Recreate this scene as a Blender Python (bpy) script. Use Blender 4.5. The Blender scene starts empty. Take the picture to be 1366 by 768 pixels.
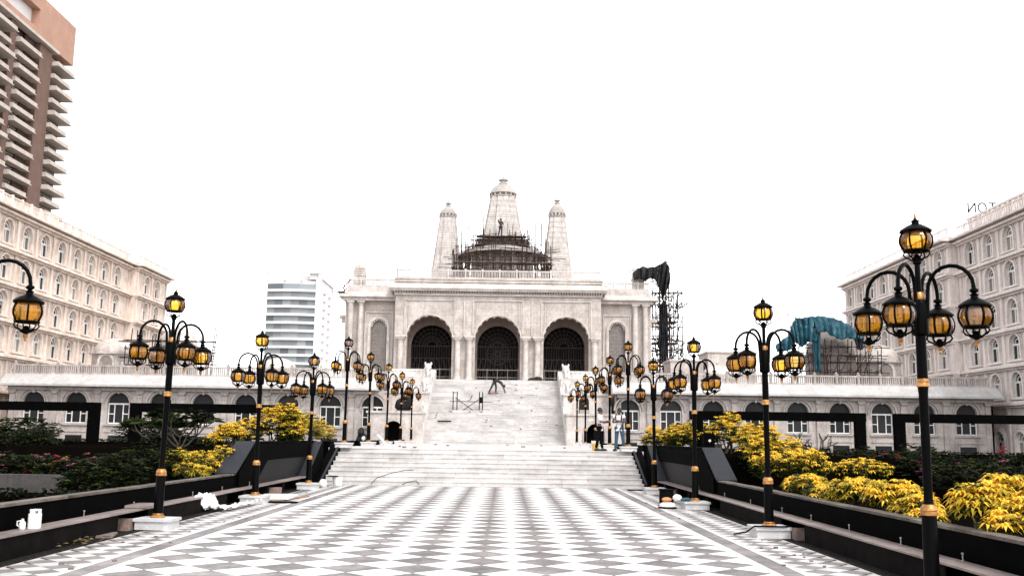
import bpy, bmesh, math, random
from mathutils import Vector, Matrix
random.seed(7)
PI = math.pi
S = bpy.context.scene
C = S.collection
R = math.radians

# ------------------------------------------------------------------ camera
cam_d = bpy.data.cameras.new('camera')
cam = bpy.data.objects.new('camera', cam_d)
C.objects.link(cam)
cam_d.sensor_fit = 'HORIZONTAL'
cam_d.sensor_width = 36.0
cam_d.lens = 36.0 * 1306.0 / 1366.0
cam_d.clip_start = 0.1
cam_d.clip_end = 6000
PITCH, YAW, ROLL = 0.1517, 0.0053, 0.0139
cam.location = (0.72, 0.0, 1.72)
cam.rotation_mode = 'XYZ'
M = Matrix.Rotation(-YAW, 4, 'Z') @ Matrix.Rotation(PI / 2 + PITCH, 4, 'X') @ Matrix.Rotation(ROLL, 4, 'Z')
cam.rotation_euler = M.to_euler('XYZ')
S.camera = cam

# ------------------------------------------------------------------ sky, sun, exposure
SUN_EL, SUN_AZ = R(52), R(148)          # azimuth measured clockwise from +Y: light from the right, a little behind the camera
w = bpy.data.worlds.new('World')
S.world = w
w.use_nodes = True
nt = w.node_tree
nt.nodes.clear()
out = nt.nodes.new('ShaderNodeOutputWorld')
bg = nt.nodes.new('ShaderNodeBackground')
sky = nt.nodes.new('ShaderNodeTexSky')
sky.sky_type = 'NISHITA'
sky.sun_disc = False
sky.sun_elevation = SUN_EL
sky.sun_rotation = SUN_AZ
sky.air_density = 1.0
sky.dust_density = 1.0
sky.ozone_density = 1.0
hs = nt.nodes.new('ShaderNodeHueSaturation')
hs.inputs['Saturation'].default_value = 0.08
nt.links.new(sky.outputs[0], hs.inputs['Color'])
nt.links.new(hs.outputs[0], bg.inputs['Color'])
bg.inputs['Strength'].default_value = 0.15
nt.links.new(bg.outputs[0], out.inputs['Surface'])
sun_d = bpy.data.lights.new('sun', 'SUN')
sun_d.energy = 0.7
sun_d.angle = R(12)
sun_d.color = (1.0, 0.95, 0.88)
sun = bpy.data.objects.new('sun', sun_d)
C.objects.link(sun)
sdir = Vector((math.sin(SUN_AZ) * math.cos(SUN_EL), math.cos(SUN_AZ) * math.cos(SUN_EL), math.sin(SUN_EL)))
sun.rotation_euler = (-sdir).to_track_quat('-Z', 'Y').to_euler()
sun.location = (30, -30, 60)
S.view_settings.view_transform = 'Standard'
S.view_settings.look = 'None'
S.view_settings.exposure = 1.65
S.view_settings.gamma = 1.0
S.render.engine = 'CYCLES'
S.cycles.max_bounces = 6
S.cycles.transparent_max_bounces = 12

# ------------------------------------------------------------------ materials
def mat(name, col, rough=0.6, col2=None, nscale=3.0, stretch=(1, 1, 1), bump=0.0, bscale=20.0, spec=0.5,
        metal=0.0, rnd=0.0, brick=None, coat=0.0, detail=6.0, ramp=(0.35, 0.68), fine=0.0, stain=None, dirt=None):
    m = bpy.data.materials.new(name)
    m.use_nodes = True
    N, L = m.node_tree.nodes, m.node_tree.links
    b = N['Principled BSDF']
    b.inputs['Roughness'].default_value = rough
    b.inputs['Metallic'].default_value = metal
    b.inputs['Specular IOR Level'].default_value = spec
    if coat:
        b.inputs['Coat Weight'].default_value = coat
        b.inputs['Coat Roughness'].default_value = 0.1
    tc = N.new('ShaderNodeTexCoord')
    oi = N.new('ShaderNodeObjectInfo')
    add = N.new('ShaderNodeVectorMath'); add.operation = 'MULTIPLY_ADD'
    comb = N.new('ShaderNodeCombineXYZ')
    for k in range(3):
        L.new(oi.outputs['Random'], comb.inputs[k])
    L.new(comb.outputs[0], add.inputs[0])
    add.inputs[1].default_value = (37.1, 17.3, 51.7)
    L.new(tc.outputs['Object'], add.inputs[2])
    mp = N.new('ShaderNodeMapping')
    mp.inputs['Scale'].default_value = stretch
    L.new(add.outputs[0], mp.inputs['Vector'])
    c1 = (*col, 1)
    c2 = (*(col2 if col2 else tuple(c * 0.75 for c in col)), 1)
    no = N.new('ShaderNodeTexNoise')
    no.inputs['Scale'].default_value = nscale
    no.inputs['Detail'].default_value = detail
    no.inputs['Roughness'].default_value = 0.65
    L.new(mp.outputs[0], no.inputs['Vector'])
    cr = N.new('ShaderNodeValToRGB')
    cr.color_ramp.elements[0].position = ramp[0]
    cr.color_ramp.elements[1].position = ramp[1]
    cr.color_ramp.elements[0].color = c2
    cr.color_ramp.elements[1].color = c1
    L.new(no.outputs['Fac'], cr.inputs['Fac'])
    colout = cr.outputs[0]
    if stain:                                   # vertical rain streaks: (colour, amount)
        mp2 = N.new('ShaderNodeMapping'); mp2.inputs['Scale'].default_value = (2.2, 2.2, 0.16)
        L.new(tc.outputs['Object'], mp2.inputs['Vector'])
        n2 = N.new('ShaderNodeTexNoise'); n2.inputs['Scale'].default_value = 1.6; n2.inputs['Detail'].default_value = 7
        n2.inputs['Roughness'].default_value = 0.7
        L.new(mp2.outputs[0], n2.inputs['Vector'])
        r2 = N.new('ShaderNodeValToRGB'); r2.color_ramp.elements[0].position = 0.5; r2.color_ramp.elements[1].position = 0.75
        L.new(n2.outputs['Fac'], r2.inputs['Fac'])
        mu = N.new('ShaderNodeMath'); mu.operation = 'MULTIPLY'; mu.inputs[1].default_value = stain[1]
        L.new(r2.outputs[0], mu.inputs[0])
        mx = N.new('ShaderNodeMix'); mx.data_type = 'RGBA'
        L.new(mu.outputs[0], mx.inputs[0]); L.new(colout, mx.inputs[6]); mx.inputs[7].default_value = (*stain[0], 1)
        colout = mx.outputs[2]
    if fine:
        n3 = N.new('ShaderNodeTexNoise'); n3.inputs['Scale'].default_value = nscale * 9; n3.inputs['Detail'].default_value = 4
        L.new(mp.outputs[0], n3.inputs['Vector'])
        mr = N.new('ShaderNodeMapRange'); mr.inputs[1].default_value = 0.3; mr.inputs[2].default_value = 0.7
        mr.inputs[3].default_value = 1 - fine; mr.inputs[4].default_value = 1 + fine * 0.4
        L.new(n3.outputs['Fac'], mr.inputs[0])
        mm = N.new('ShaderNodeMix'); mm.data_type = 'RGBA'; mm.blend_type = 'MULTIPLY'; mm.inputs[0].default_value = 1
        L.new(colout, mm.inputs[6]); L.new(mr.outputs[0], mm.inputs[7])
        colout = mm.outputs[2]
    if dirt:                                    # dirt trodden over many slabs: (low, high, scale)
        ge = N.new('ShaderNodeNewGeometry')
        n5 = N.new('ShaderNodeTexNoise'); n5.inputs['Scale'].default_value = dirt[2]; n5.inputs['Detail'].default_value = 8; n5.inputs['Roughness'].default_value = 0.7
        L.new(ge.outputs['Position'], n5.inputs['Vector'])
        mr = N.new('ShaderNodeMapRange'); mr.inputs[1].default_value = 0.34; mr.inputs[2].default_value = 0.6; mr.inputs[3].default_value = dirt[0]; mr.inputs[4].default_value = dirt[1]
        L.new(n5.outputs['Fac'], mr.inputs[0])
        mm = N.new('ShaderNodeMix'); mm.data_type = 'RGBA'; mm.blend_type = 'MULTIPLY'; mm.inputs[0].default_value = 1
        L.new(colout, mm.inputs[6]); L.new(mr.outputs[0], mm.inputs[7])
        colout = mm.outputs[2]
    if brick:                                   # (width, height, mortar factor)
        sp = N.new('ShaderNodeSeparateXYZ'); L.new(tc.outputs['Object'], sp.inputs[0])
        ad = N.new('ShaderNodeMath'); ad.operation = 'ADD'
        L.new(sp.outputs[0], ad.inputs[0]); L.new(sp.outputs[1], ad.inputs[1])
        cb = N.new('ShaderNodeCombineXYZ'); L.new(ad.outputs[0], cb.inputs[0]); L.new(sp.outputs[2], cb.inputs[1])
        bt = N.new('ShaderNodeTexBrick')
        bt.inputs['Scale'].default_value = 1.0
        bt.inputs['Brick Width'].default_value = brick[0]
        bt.inputs['Row Height'].default_value = brick[1]
        bt.inputs['Mortar Size'].default_value = 0.012
        bt.inputs['Mortar Smooth'].default_value = 0.2
        bt.inputs['Color1'].default_value = (1, 1, 1, 1)
        bt.inputs['Color2'].default_value = (0.9, 0.885, 0.87, 1)
        f = brick[2]
        bt.inputs['Mortar'].default_value = (f, f * 0.97, f * 0.95, 1)
        L.new(cb.outputs[0], bt.inputs['Vector'])
        mm = N.new('ShaderNodeMix'); mm.data_type = 'RGBA'; mm.blend_type = 'MULTIPLY'; mm.inputs[0].default_value = 1
        L.new(colout, mm.inputs[6]); L.new(bt.outputs['Color'], mm.inputs[7])
        colout = mm.outputs[2]
    if rnd:
        mr = N.new('ShaderNodeMapRange'); mr.inputs[3].default_value = 1 - rnd; mr.inputs[4].default_value = 1 + rnd * 0.35
        L.new(oi.outputs['Random'], mr.inputs[0])
        mm = N.new('ShaderNodeMix'); mm.data_type = 'RGBA'; mm.blend_type = 'MULTIPLY'; mm.inputs[0].default_value = 1
        L.new(colout, mm.inputs[6]); L.new(mr.outputs[0], mm.inputs[7])
        colout = mm.outputs[2]
    L.new(colout, b.inputs['Base Color'])
    if bump:
        n4 = N.new('ShaderNodeTexNoise'); n4.inputs['Scale'].default_value = bscale; n4.inputs['Detail'].default_value = 5
        L.new(mp.outputs[0], n4.inputs['Vector'])
        bp = N.new('ShaderNodeBump'); bp.inputs['Strength'].default_value = bump; bp.inputs['Distance'].default_value = 0.03
        L.new(n4.outputs['Fac'], bp.inputs['Height']); L.new(bp.outputs[0], b.inputs['Normal'])
    return m

def leafmat(name, col, col2, trans=0.3):
    m = bpy.data.materials.new(name); m.use_nodes = True
    N, L = m.node_tree.nodes, m.node_tree.links
    b = N['Principled BSDF']; b.inputs['Roughness'].default_value = 0.6; b.inputs['Specular IOR Level'].default_value = 0.12
    g = N.new('ShaderNodeNewGeometry')
    cr = N.new('ShaderNodeValToRGB')
    cr.color_ramp.elements[0].color = (*col, 1); cr.color_ramp.elements[1].color = (*col2, 1)
    L.new(g.outputs['Random Per Island'], cr.inputs['Fac'])
    L.new(cr.outputs[0], b.inputs['Base Color'])
    t = N.new('ShaderNodeBsdfTranslucent'); L.new(cr.outputs[0], t.inputs['Color'])
    mx = N.new('ShaderNodeMixShader'); mx.inputs[0].default_value = trans
    L.new(b.outputs[0], mx.inputs[1]); L.new(t.outputs[0], mx.inputs[2])
    L.new(mx.outputs[0], N['Material Output'].inputs['Surface'])
    return m

def glassmat(name, tint, body, ftr=0.55, rough=0.12):
    m = bpy.data.materials.new(name); m.use_nodes = True
    N, L = m.node_tree.nodes, m.node_tree.links
    N.remove(N['Principled BSDF'])
    tr = N.new('ShaderNodeBsdfTransparent'); tr.inputs['Color'].default_value = (*tint, 1)
    tl = N.new('ShaderNodeBsdfTranslucent'); tl.inputs['Color'].default_value = (*body, 1)
    df = N.new('ShaderNodeBsdfDiffuse'); df.inputs['Color'].default_value = (*body, 1)
    no = N.new('ShaderNodeTexNoise'); no.inputs['Scale'].default_value = 3.5; no.inputs['Detail'].default_value = 1
    tc = N.new('ShaderNodeTexCoord'); L.new(tc.outputs['Object'], no.inputs['Vector'])
    mr = N.new('ShaderNodeMapRange'); mr.inputs[3].default_value = ftr - 0.15; mr.inputs[4].default_value = ftr + 0.15
    L.new(no.outputs['Fac'], mr.inputs[0])
    m1 = N.new('ShaderNodeMixShader'); m1.inputs[0].default_value = 0.5
    L.new(tl.outputs[0], m1.inputs[1]); L.new(df.outputs[0], m1.inputs[2])
    m2 = N.new('ShaderNodeMixShader'); L.new(mr.outputs[0], m2.inputs[0])
    L.new(m1.outputs[0], m2.inputs[1]); L.new(tr.outputs[0], m2.inputs[2])
    gl = N.new('ShaderNodeBsdfGlossy'); gl.inputs['Roughness'].default_value = rough; gl.inputs['Color'].default_value = (0.9, 0.85, 0.9, 1)
    fr = N.new('ShaderNodeFresnel'); fr.inputs['IOR'].default_value = 1.45
    m3 = N.new('ShaderNodeMixShader'); L.new(fr.outputs[0], m3.inputs[0])
    L.new(m2.outputs[0], m3.inputs[1]); L.new(gl.outputs[0], m3.inputs[2])
    L.new(m3.outputs[0], N['Material Output'].inputs['Surface'])
    return m

def panemat(name, dark, pale, lo=0.0, hi=1.0, rough=0.08):
    m = bpy.data.materials.new(name); m.use_nodes = True
    N, L = m.node_tree.nodes, m.node_tree.links
    b = N['Principled BSDF']; b.inputs['Roughness'].default_value = rough; b.inputs['Specular IOR Level'].default_value = 0.2
    oi = N.new('ShaderNodeObjectInfo'); cr = N.new('ShaderNodeValToRGB')
    cr.color_ramp.elements[0].position = lo; cr.color_ramp.elements[1].position = hi
    cr.color_ramp.elements[0].color = (*dark, 1); cr.color_ramp.elements[1].color = (*pale, 1)
    L.new(oi.outputs['Random'], cr.inputs['Fac']); L.new(cr.outputs[0], b.inputs['Base Color'])
    return m

MT = {}
MT['ground'] = mat('ground_dust', (0.30, 0.27, 0.24), 0.9, nscale=0.3, bump=0.2)
MT['tile_white'] = mat('tile_white', (0.84, 0.82, 0.81), 0.32, (0.62, 0.60, 0.595), 2.2, rnd=0.10, spec=0.35, fine=0.06, ramp=(0.25, 0.5), dirt=(0.72, 1.0, 1.1))
MT['tile_grey'] = mat('tile_grey', (0.30, 0.266, 0.258), 0.45, (0.11, 0.095, 0.092), 3.2, rnd=0.28, fine=0.45, spec=0.2, ramp=(0.28, 0.66), detail=9, dirt=(0.45, 1.12, 0.9))
MT['tile_mix'] = mat('border_tile_white', (0.76, 0.74, 0.73), 0.4, (0.50, 0.48, 0.47), 1.1, fine=0.08, spec=0.3, dirt=(0.65, 1.0, 0.8))
MT['tile_mix_g'] = mat('border_tile_grey', (0.27, 0.245, 0.24), 0.5, (0.12, 0.105, 0.10), 1.6, fine=0.3, spec=0.2)
MT['grout'] = mat('grout', (0.50, 0.47, 0.45), 0.9, nscale=4)
MT['band'] = mat('band_grey', (0.32, 0.29, 0.282), 0.5, (0.16, 0.14, 0.135), 2.0, rnd=0.25, fine=0.3, spec=0.2, dirt=(0.5, 1.1, 0.8))
MT['step'] = mat('step_marble', (0.69, 0.665, 0.65), 0.5, (0.50, 0.47, 0.455), 1.6, (0.5, 1, 2.5), rnd=0.14, fine=0.14, stain=((0.32, 0.26, 0.22), 0.4), spec=0.25, detail=9, dirt=(0.72, 1.0, 0.6))
MT['temple'] = mat('temple_marble', (0.57, 0.525, 0.495), 0.55, (0.37, 0.32, 0.29), 0.7, brick=(1.1, 0.55, 0.68), fine=0.2, stain=((0.24, 0.18, 0.15), 0.55), spec=0.25, detail=9)
MT['tower'] = mat('tower_marble', (0.56, 0.522, 0.50), 0.55, (0.40, 0.362, 0.34), 0.9, brick=(0.62, 0.5, 0.45), fine=0.18, stain=((0.26, 0.215, 0.19), 0.45), spec=0.25)
MT['trim'] = mat('trim_marble', (0.60, 0.555, 0.525), 0.5, (0.40, 0.35, 0.32), 1.1, fine=0.2, stain=((0.22, 0.165, 0.14), 0.55), spec=0.25, detail=9)
MT['carved'] = mat('carved_marble', (0.72, 0.695, 0.68), 0.5, (0.46, 0.43, 0.41), 3.5, bump=1.0, bscale=6, fine=0.2, spec=0.3)
MT['domestone'] = mat('weathered_dome_marble', (0.42, 0.388, 0.368), 0.6, (0.28, 0.25, 0.235), 1.4, fine=0.2, stain=((0.18, 0.145, 0.125), 0.5), spec=0.2)  # weathered grey, also darkened to offset bright light on the domes
MT['grille'] = mat('dark_bronze_grille', (0.085, 0.078, 0.075), 0.5, (0.04, 0.036, 0.034), 4, spec=0.3)
MT['jali'] = mat('jali_screen', (0.27, 0.24, 0.225), 0.6, (0.19, 0.165, 0.155), 3, fine=0.3, spec=0.2)
MT['porchshade'] = mat('porch_shade_brown', (0.30, 0.235, 0.205), 0.6, (0.22, 0.165, 0.14), 1.5, fine=0.15, spec=0.2)  # brown tone stands in for the shade inside the porch
MT['roomdark'] = mat('interior_shade', (0.035, 0.028, 0.024), 0.8, nscale=1, spec=0.1)  # near-black colour paints the darkness of the unlit interior
MT['arcade'] = mat('arcade_stone', (0.53, 0.478, 0.455), 0.6, (0.34, 0.298, 0.278), 0.9, brick=(1.0, 0.42, 0.78), fine=0.18, stain=((0.14, 0.11, 0.095), 0.7), spec=0.25)
MT['eave'] = mat('eave_marble', (0.50, 0.485, 0.48), 0.5, (0.36, 0.345, 0.335), 0.8, fine=0.12, stain=((0.24, 0.21, 0.195), 0.5), spec=0.25)
MT['hotel'] = mat('hotel_stone', (0.77, 0.68, 0.61), 0.6, (0.53, 0.42, 0.35), 0.9, fine=0.14, stain=((0.28, 0.17, 0.115), 0.6), spec=0.25, detail=9)
MT['hoteltrim'] = mat('hotel_trim', (0.80, 0.71, 0.645), 0.55, (0.54, 0.43, 0.36), 1.0, fine=0.16, stain=((0.24, 0.145, 0.10), 0.6), spec=0.25, detail=9)
MT['hotelshade'] = mat('hotel_stone_shade_tone', (0.74, 0.665, 0.63), 0.6, (0.56, 0.49, 0.455), 0.6, fine=0.12, stain=((0.26, 0.20, 0.17), 0.6), spec=0.25)  # same stone as the left hotel, its duller light toned into the colour
MT['hotelshadetrim'] = mat('hotel_trim_shade_tone', (0.78, 0.705, 0.67), 0.55, (0.60, 0.53, 0.495), 0.7, fine=0.14, stain=((0.24, 0.18, 0.15), 0.6), spec=0.25)  # trim copy with the same duller light in its colour
MT['pier'] = mat('brown_pier_shade', (0.15, 0.09, 0.07), 0.7, nscale=0.4, spec=0.2)  # brown cladding darkened to carry the shade on the piers
MT['winframe'] = mat('window_frame_white', (0.74, 0.72, 0.70), 0.45, nscale=2)
MT['pane'] = panemat('pane_hotel', (0.02, 0.019, 0.018), (0.30, 0.26, 0.22), 0.25, 0.95)
MT['panearc'] = panemat('pane_arcade', (0.006, 0.006, 0.007), (0.022, 0.022, 0.024), rough=0.5)
MT['brown'] = mat('brown_cladding', (0.40, 0.24, 0.175), 0.7, (0.33, 0.19, 0.14), 0.25, fine=0.05, stain=((0.26, 0.155, 0.115), 0.3), spec=0.2)
MT['browndark'] = mat('brown_recess_shade', (0.06, 0.036, 0.029), 0.7, nscale=0.4, spec=0.2)  # shade of the recesses painted as a much darker brown
MT['balcony'] = mat('balcony_white', (0.50, 0.44, 0.395), 0.6, (0.38, 0.33, 0.295), 0.5, fine=0.08, stain=((0.25, 0.19, 0.16), 0.4), spec=0.2)
MT['voiddark'] = panemat('tower_glass', (0.02, 0.018, 0.018), (0.10, 0.09, 0.085), rough=0.3)
MT['towerwhite'] = mat('far_tower_white', (0.66, 0.64, 0.635), 0.6, (0.58, 0.56, 0.555), 0.1, spec=0.2)
MT['towerglass'] = panemat('far_tower_glass', (0.10, 0.113, 0.125), (0.26, 0.285, 0.30), rough=0.3)
MT['granite'] = mat('black_granite', (0.0026, 0.0025, 0.0026), 0.7, (0.0014, 0.0014, 0.0014), 5, spec=0.008, fine=0.4)
MT['slate'] = mat('grey_granite', (0.027, 0.0285, 0.034), 0.55, (0.02, 0.0215, 0.026), 5, spec=0.12, fine=0.2)
MT['panelslate'] = mat('dark_slate', (0.0075, 0.0075, 0.0095), 0.5, (0.005, 0.005, 0.0063), 2, (0.6, 0.6, 4), spec=0.08, fine=0.2)
MT['bench'] = mat('bench_stone', (0.30, 0.25, 0.235), 0.55, (0.19, 0.15, 0.135), 2.5, rnd=0.25, fine=0.2, spec=0.3)
MT['benchdark'] = mat('bench_support', (0.010, 0.008, 0.0075), 0.8, (0.004, 0.0035, 0.0035), 2.5, spec=0.03)
MT['coping'] = mat('wall_coping', (0.17, 0.142, 0.12), 0.6, (0.05, 0.042, 0.035), 1.8, fine=0.3, rnd=0.25, spec=0.15)
MT['gravel'] = mat('gravel', (0.045, 0.041, 0.039), 0.95, (0.004, 0.004, 0.004), 40, bump=1.0, bscale=60, spec=0.03)
MT['plinth'] = mat('plinth_marble', (0.58, 0.57, 0.575), 0.5, (0.44, 0.43, 0.43), 2.5, rnd=0.08, fine=0.1, stain=((0.28, 0.25, 0.24), 0.4), spec=0.3)
MT['block'] = mat('brown_block', (0.26, 0.185, 0.155), 0.85, (0.15, 0.10, 0.085), 7, bump=0.5, rnd=0.2)
MT['lampblack'] = mat('lamp_black', (0.0014, 0.0014, 0.0014), 0.38, (0.001, 0.001, 0.001), 8, spec=0.035)
MT['gold'] = mat('gold_paint', (0.46, 0.22, 0.06), 0.36, (0.20, 0.085, 0.025), 14, metal=0.5, spec=0.5, ramp=(0.3, 0.6))
MT['amber'] = glassmat('amber_glass', (1.0, 0.74, 0.20), (0.66, 0.27, 0.03), 0.72)
MT['mauve'] = glassmat('sky_reflection_pane', (0.90, 0.76, 0.74), (0.50, 0.36, 0.34), 0.65)  # mauve tint paints the sky reflected in some amber panes
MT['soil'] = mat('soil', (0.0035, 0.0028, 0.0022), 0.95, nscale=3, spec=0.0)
MT['concrete'] = mat('grey_concrete', (0.075, 0.068, 0.066), 0.8, (0.045, 0.04, 0.039), 2, fine=0.2, stain=((0.015, 0.014, 0.013), 0.5), spec=0.15)
MT['steel'] = mat('grey_steel', (0.33, 0.30, 0.28), 0.5, nscale=8, metal=0.5)
MT['bamboo'] = mat('scaffold_pole', (0.06, 0.036, 0.028), 0.8, (0.022, 0.013, 0.011), 2, spec=0.12)
MT['plank'] = mat('scaffold_plank', (0.14, 0.10, 0.085), 0.85, (0.07, 0.05, 0.045), 3)
MT['teal'] = mat('teal_tarp', (0.024, 0.105, 0.14), 0.5, (0.006, 0.03, 0.048), 1.6, bump=0.9, bscale=4, spec=0.3)
MT['blacktarp'] = mat('black_tarp', (0.009, 0.008, 0.009), 0.55, (0.004, 0.004, 0.004), 2, bump=0.5, bscale=4, spec=0.2)
MT['net'] = mat('blue_grey_net', (0.05, 0.053, 0.062), 0.9, (0.025, 0.026, 0.03), 3, spec=0.05)
MT['whiteplastic'] = mat('white_plastic', (0.80, 0.79, 0.77), 0.4, nscale=2)
MT['yellowplastic'] = mat('yellow_plastic', (0.75, 0.48, 0.10), 0.45, nscale=2)
MT['orange'] = mat('orange_plastic', (0.62, 0.24, 0.09), 0.6, nscale=4)
MT['redmetal'] = mat('red_brown_paint', (0.22, 0.06, 0.04), 0.6, nscale=4)
MT['timber'] = mat('timber', (0.30, 0.20, 0.14), 0.8, (0.18, 0.11, 0.08), 3, (1, 6, 6))
MT['bark'] = mat('grey_bark', (0.10, 0.082, 0.068), 0.9, (0.045, 0.036, 0.03), 6, spec=0.1)
MT['skin'] = mat('brown_skin', (0.10, 0.05, 0.035), 0.5, nscale=5)
MT['hair'] = mat('black_hair', (0.01, 0.008, 0.007), 0.5, nscale=30)
MT['shirt'] = mat('pale_striped_shirt', (0.70, 0.64, 0.63), 0.8, (0.52, 0.46, 0.46), 8, (6, 6, 0.2))
MT['tee'] = mat('white_tee', (0.80, 0.79, 0.79), 0.8, nscale=4)
MT['trousers'] = mat('black_trousers', (0.004, 0.004, 0.0055), 0.85, nscale=5, spec=0.05)
MT['jeans'] = mat('blue_jeans', (0.05, 0.10, 0.145), 0.85, (0.025, 0.055, 0.085), 4)
MT['darkcloth'] = mat('dark_cloth', (0.025, 0.024, 0.026), 0.85, nscale=5)
MT['greycloth'] = mat('grey_cloth', (0.12, 0.12, 0.13), 0.85, nscale=5)
MT['shoe'] = mat('black_shoe', (0.012, 0.011, 0.011), 0.5, nscale=5)
MT['yellow'] = leafmat('yellow_leaf', (0.74, 0.42, 0.025), (0.86, 0.58, 0.075), 0.28)
MT['lime'] = leafmat('lime_leaf', (0.22, 0.20, 0.022), (0.52, 0.36, 0.03), 0.28)
MT['green'] = leafmat('green_leaf', (0.018, 0.030, 0.008), (0.05, 0.065, 0.016), 0.25)
MT['dark'] = leafmat('dark_leaf', (0.0035, 0.006, 0.003), (0.015, 0.021, 0.008), 0.15)
MT['trimyel'] = leafmat('hedge_tip_leaf', (0.11, 0.12, 0.018), (0.24, 0.22, 0.03), 0.25)
MT['drylitter'] = leafmat('dry_leaf', (0.10, 0.075, 0.035), (0.20, 0.15, 0.07), 0.15)
MT['pink'] = leafmat('pink_flower', (0.26, 0.05, 0.08), (0.40, 0.16, 0.18), 0.3)
MT['red'] = leafmat('red_flower', (0.22, 0.02, 0.03), (0.34, 0.035, 0.06), 0.3)
MT['magenta'] = leafmat('magenta_flower', (0.20, 0.03, 0.12), (0.32, 0.07, 0.2), 0.3)

# ------------------------------------------------------------------ mesh helpers
class MB:
    def __init__(s):
        s.v = []; s.f = []
    def add(s, vs, fs):
        o = len(s.v); s.v += [tuple(p) for p in vs]; s.f += [tuple(i + o for i in f) for f in fs]; return s
    def box(s, x0, x1, y0, y1, z0, z1):
        return s.add([(x0, y0, z0), (x1, y0, z0), (x1, y1, z0), (x0, y1, z0), (x0, y0, z1), (x1, y0, z1), (x1, y1, z1), (x0, y1, z1)],
                     [(0, 3, 2, 1), (4, 5, 6, 7), (0, 1, 5, 4), (1, 2, 6, 5), (2, 3, 7, 6), (3, 0, 4, 7)])
    def cbox(s, c, sz, rz=0.0, tilt=0.0):
        hx, hy, hz = (k / 2 for k in sz); m = Matrix.Translation(c) @ Matrix.Rotation(rz, 4, 'Z') @ Matrix.Rotation(tilt, 4, 'Y')
        t = MB().box(-hx, hx, -hy, hy, -hz, hz)
        return s.add([m @ Vector(p) for p in t.v], t.f)
    def prism(s, poly, ax, a0, a1):
        n = len(poly)
        def P(p, a):
            return {'x': (a, p[0], p[1]), 'y': (p[0], a, p[1]), 'z': (p[0], p[1], a)}[ax]
        return s.add([P(p, a0) for p in poly] + [P(p, a1) for p in poly],
                     [tuple(range(n))[::-1], tuple(range(n, 2 * n))] + [(i, (i + 1) % n, n + (i + 1) % n, n + i) for i in range(n)])
    def tube(s, pts, r, n=6, cap=True):
        pts = [Vector(p) for p in pts]; rs = r if isinstance(r, (list, tuple)) else [r] * len(pts)
        o = len(s.v); up = None
        for i, p in enumerate(pts):
            d = (pts[min(i + 1, len(pts) - 1)] - pts[max(i - 1, 0)])
            d = d.normalized() if d.length > 1e-9 else Vector((0, 0, 1))
            if up is None:
                up = Vector((1, 0, 0)) if abs(d.x) < 0.8 else Vector((0, 1, 0))
            a = d.cross(up); a = a.normalized() if a.length > 1e-6 else d.orthogonal().normalized()
            b = a.cross(d).normalized(); up = b
            for k in range(n):
                t = 2 * PI * k / n
                q = p + a * (math.cos(t) * rs[i]) + b * (math.sin(t) * rs[i]); s.v.append(tuple(q))
        for i in range(len(pts) - 1):
            for k in range(n):
                s.f.append((o + i * n + k, o + i * n + (k + 1) % n, o + (i + 1) * n + (k + 1) % n, o + (i + 1) * n + k))
        if cap:
            s.f.append(tuple(o + k for k in range(n))[::-1]); e = o + (len(pts) - 1) * n
            s.f.append(tuple(e + k for k in range(n)))
        return s
    def lathe(s, prof, n=16, c=(0, 0, 0), ph=0.0, cap=True):
        o = len(s.v)
        for (r, z) in prof:
            for k in range(n):
                t = 2 * PI * k / n + ph; s.v.append((c[0] + r * math.cos(t), c[1] + r * math.sin(t), c[2] + z))
        for i in range(len(prof) - 1):
            for k in range(n):
                s.f.append((o + i * n + k, o + i * n + (k + 1) % n, o + (i + 1) * n + (k + 1) % n, o + (i + 1) * n + k))
        if cap:
            s.f.append(tuple(o + k for k in range(n))[::-1]); e = o + (len(prof) - 1) * n; s.f.append(tuple(e + k for k in range(n)))
        return s
    def ball(s, c, r, n=10, m=6, jit=0.0):
        rx, ry, rz = r if isinstance(r, (tuple, list)) else (r, r, r); o = len(s.v)
        for i in range(m + 1):
            a = -PI / 2 + PI * i / m
            for k in range(n):
                t = 2 * PI * k / n; j = 1 + random.uniform(-jit, jit)
                s.v.append((c[0] + rx * j * math.cos(a) * math.cos(t), c[1] + ry * j * math.cos(a) * math.sin(t), c[2] + rz * j * math.sin(a)))
        for i in range(m):
            for k in range(n):
                s.f.append((o + i * n + k, o + i * n + (k + 1) % n, o + (i + 1) * n + (k + 1) % n, o + (i + 1) * n + k))
        return s
    def mesh(s, name, m, smooth=False):
        me = bpy.data.meshes.new(name); me.from_pydata(s.v, [], s.f)
        if smooth:
            bm = bmesh.new(); bm.from_mesh(me); bmesh.ops.remove_doubles(bm, verts=bm.verts, dist=1e-5)
            bmesh.ops.recalc_face_normals(bm, faces=bm.faces); bm.to_mesh(me); bm.free()
            me.shade_smooth(); me.set_sharp_from_angle(angle=R(38))
        ms = m if isinstance(m, (list, tuple)) else [m]
        for k in ms: me.materials.append(MT[k])
        me.update(); return me
    def build(s, name, m, parent=None, smooth=False, kind=None, loc=None):
        return link(name, s.mesh(name, m, smooth), parent, kind, loc)

def link(name, me, parent=None, kind=None, loc=None):
    o = bpy.data.objects.new(name, me); C.objects.link(o)
    if loc: o.location = loc
    if parent:
        o.parent = parent
        if not loc and parent.get('_w') is not None:
            b = parent['_w']; o.location = (-b[0], -b[1], -b[2])
    if kind: o['kind'] = kind
    return o

def thing(name, label, cat, loc=(0, 0, 0), group=None, world=True, rz=0.0):
    """Empty at the base; children built in world coordinates when world=True"""
    o = bpy.data.objects.new(name, None); C.objects.link(o); o.location = loc; o.rotation_euler.z = rz
    o.empty_display_size = 0.3
    if world: o['_w'] = loc
    return tag(o, label, cat, group)

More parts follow.
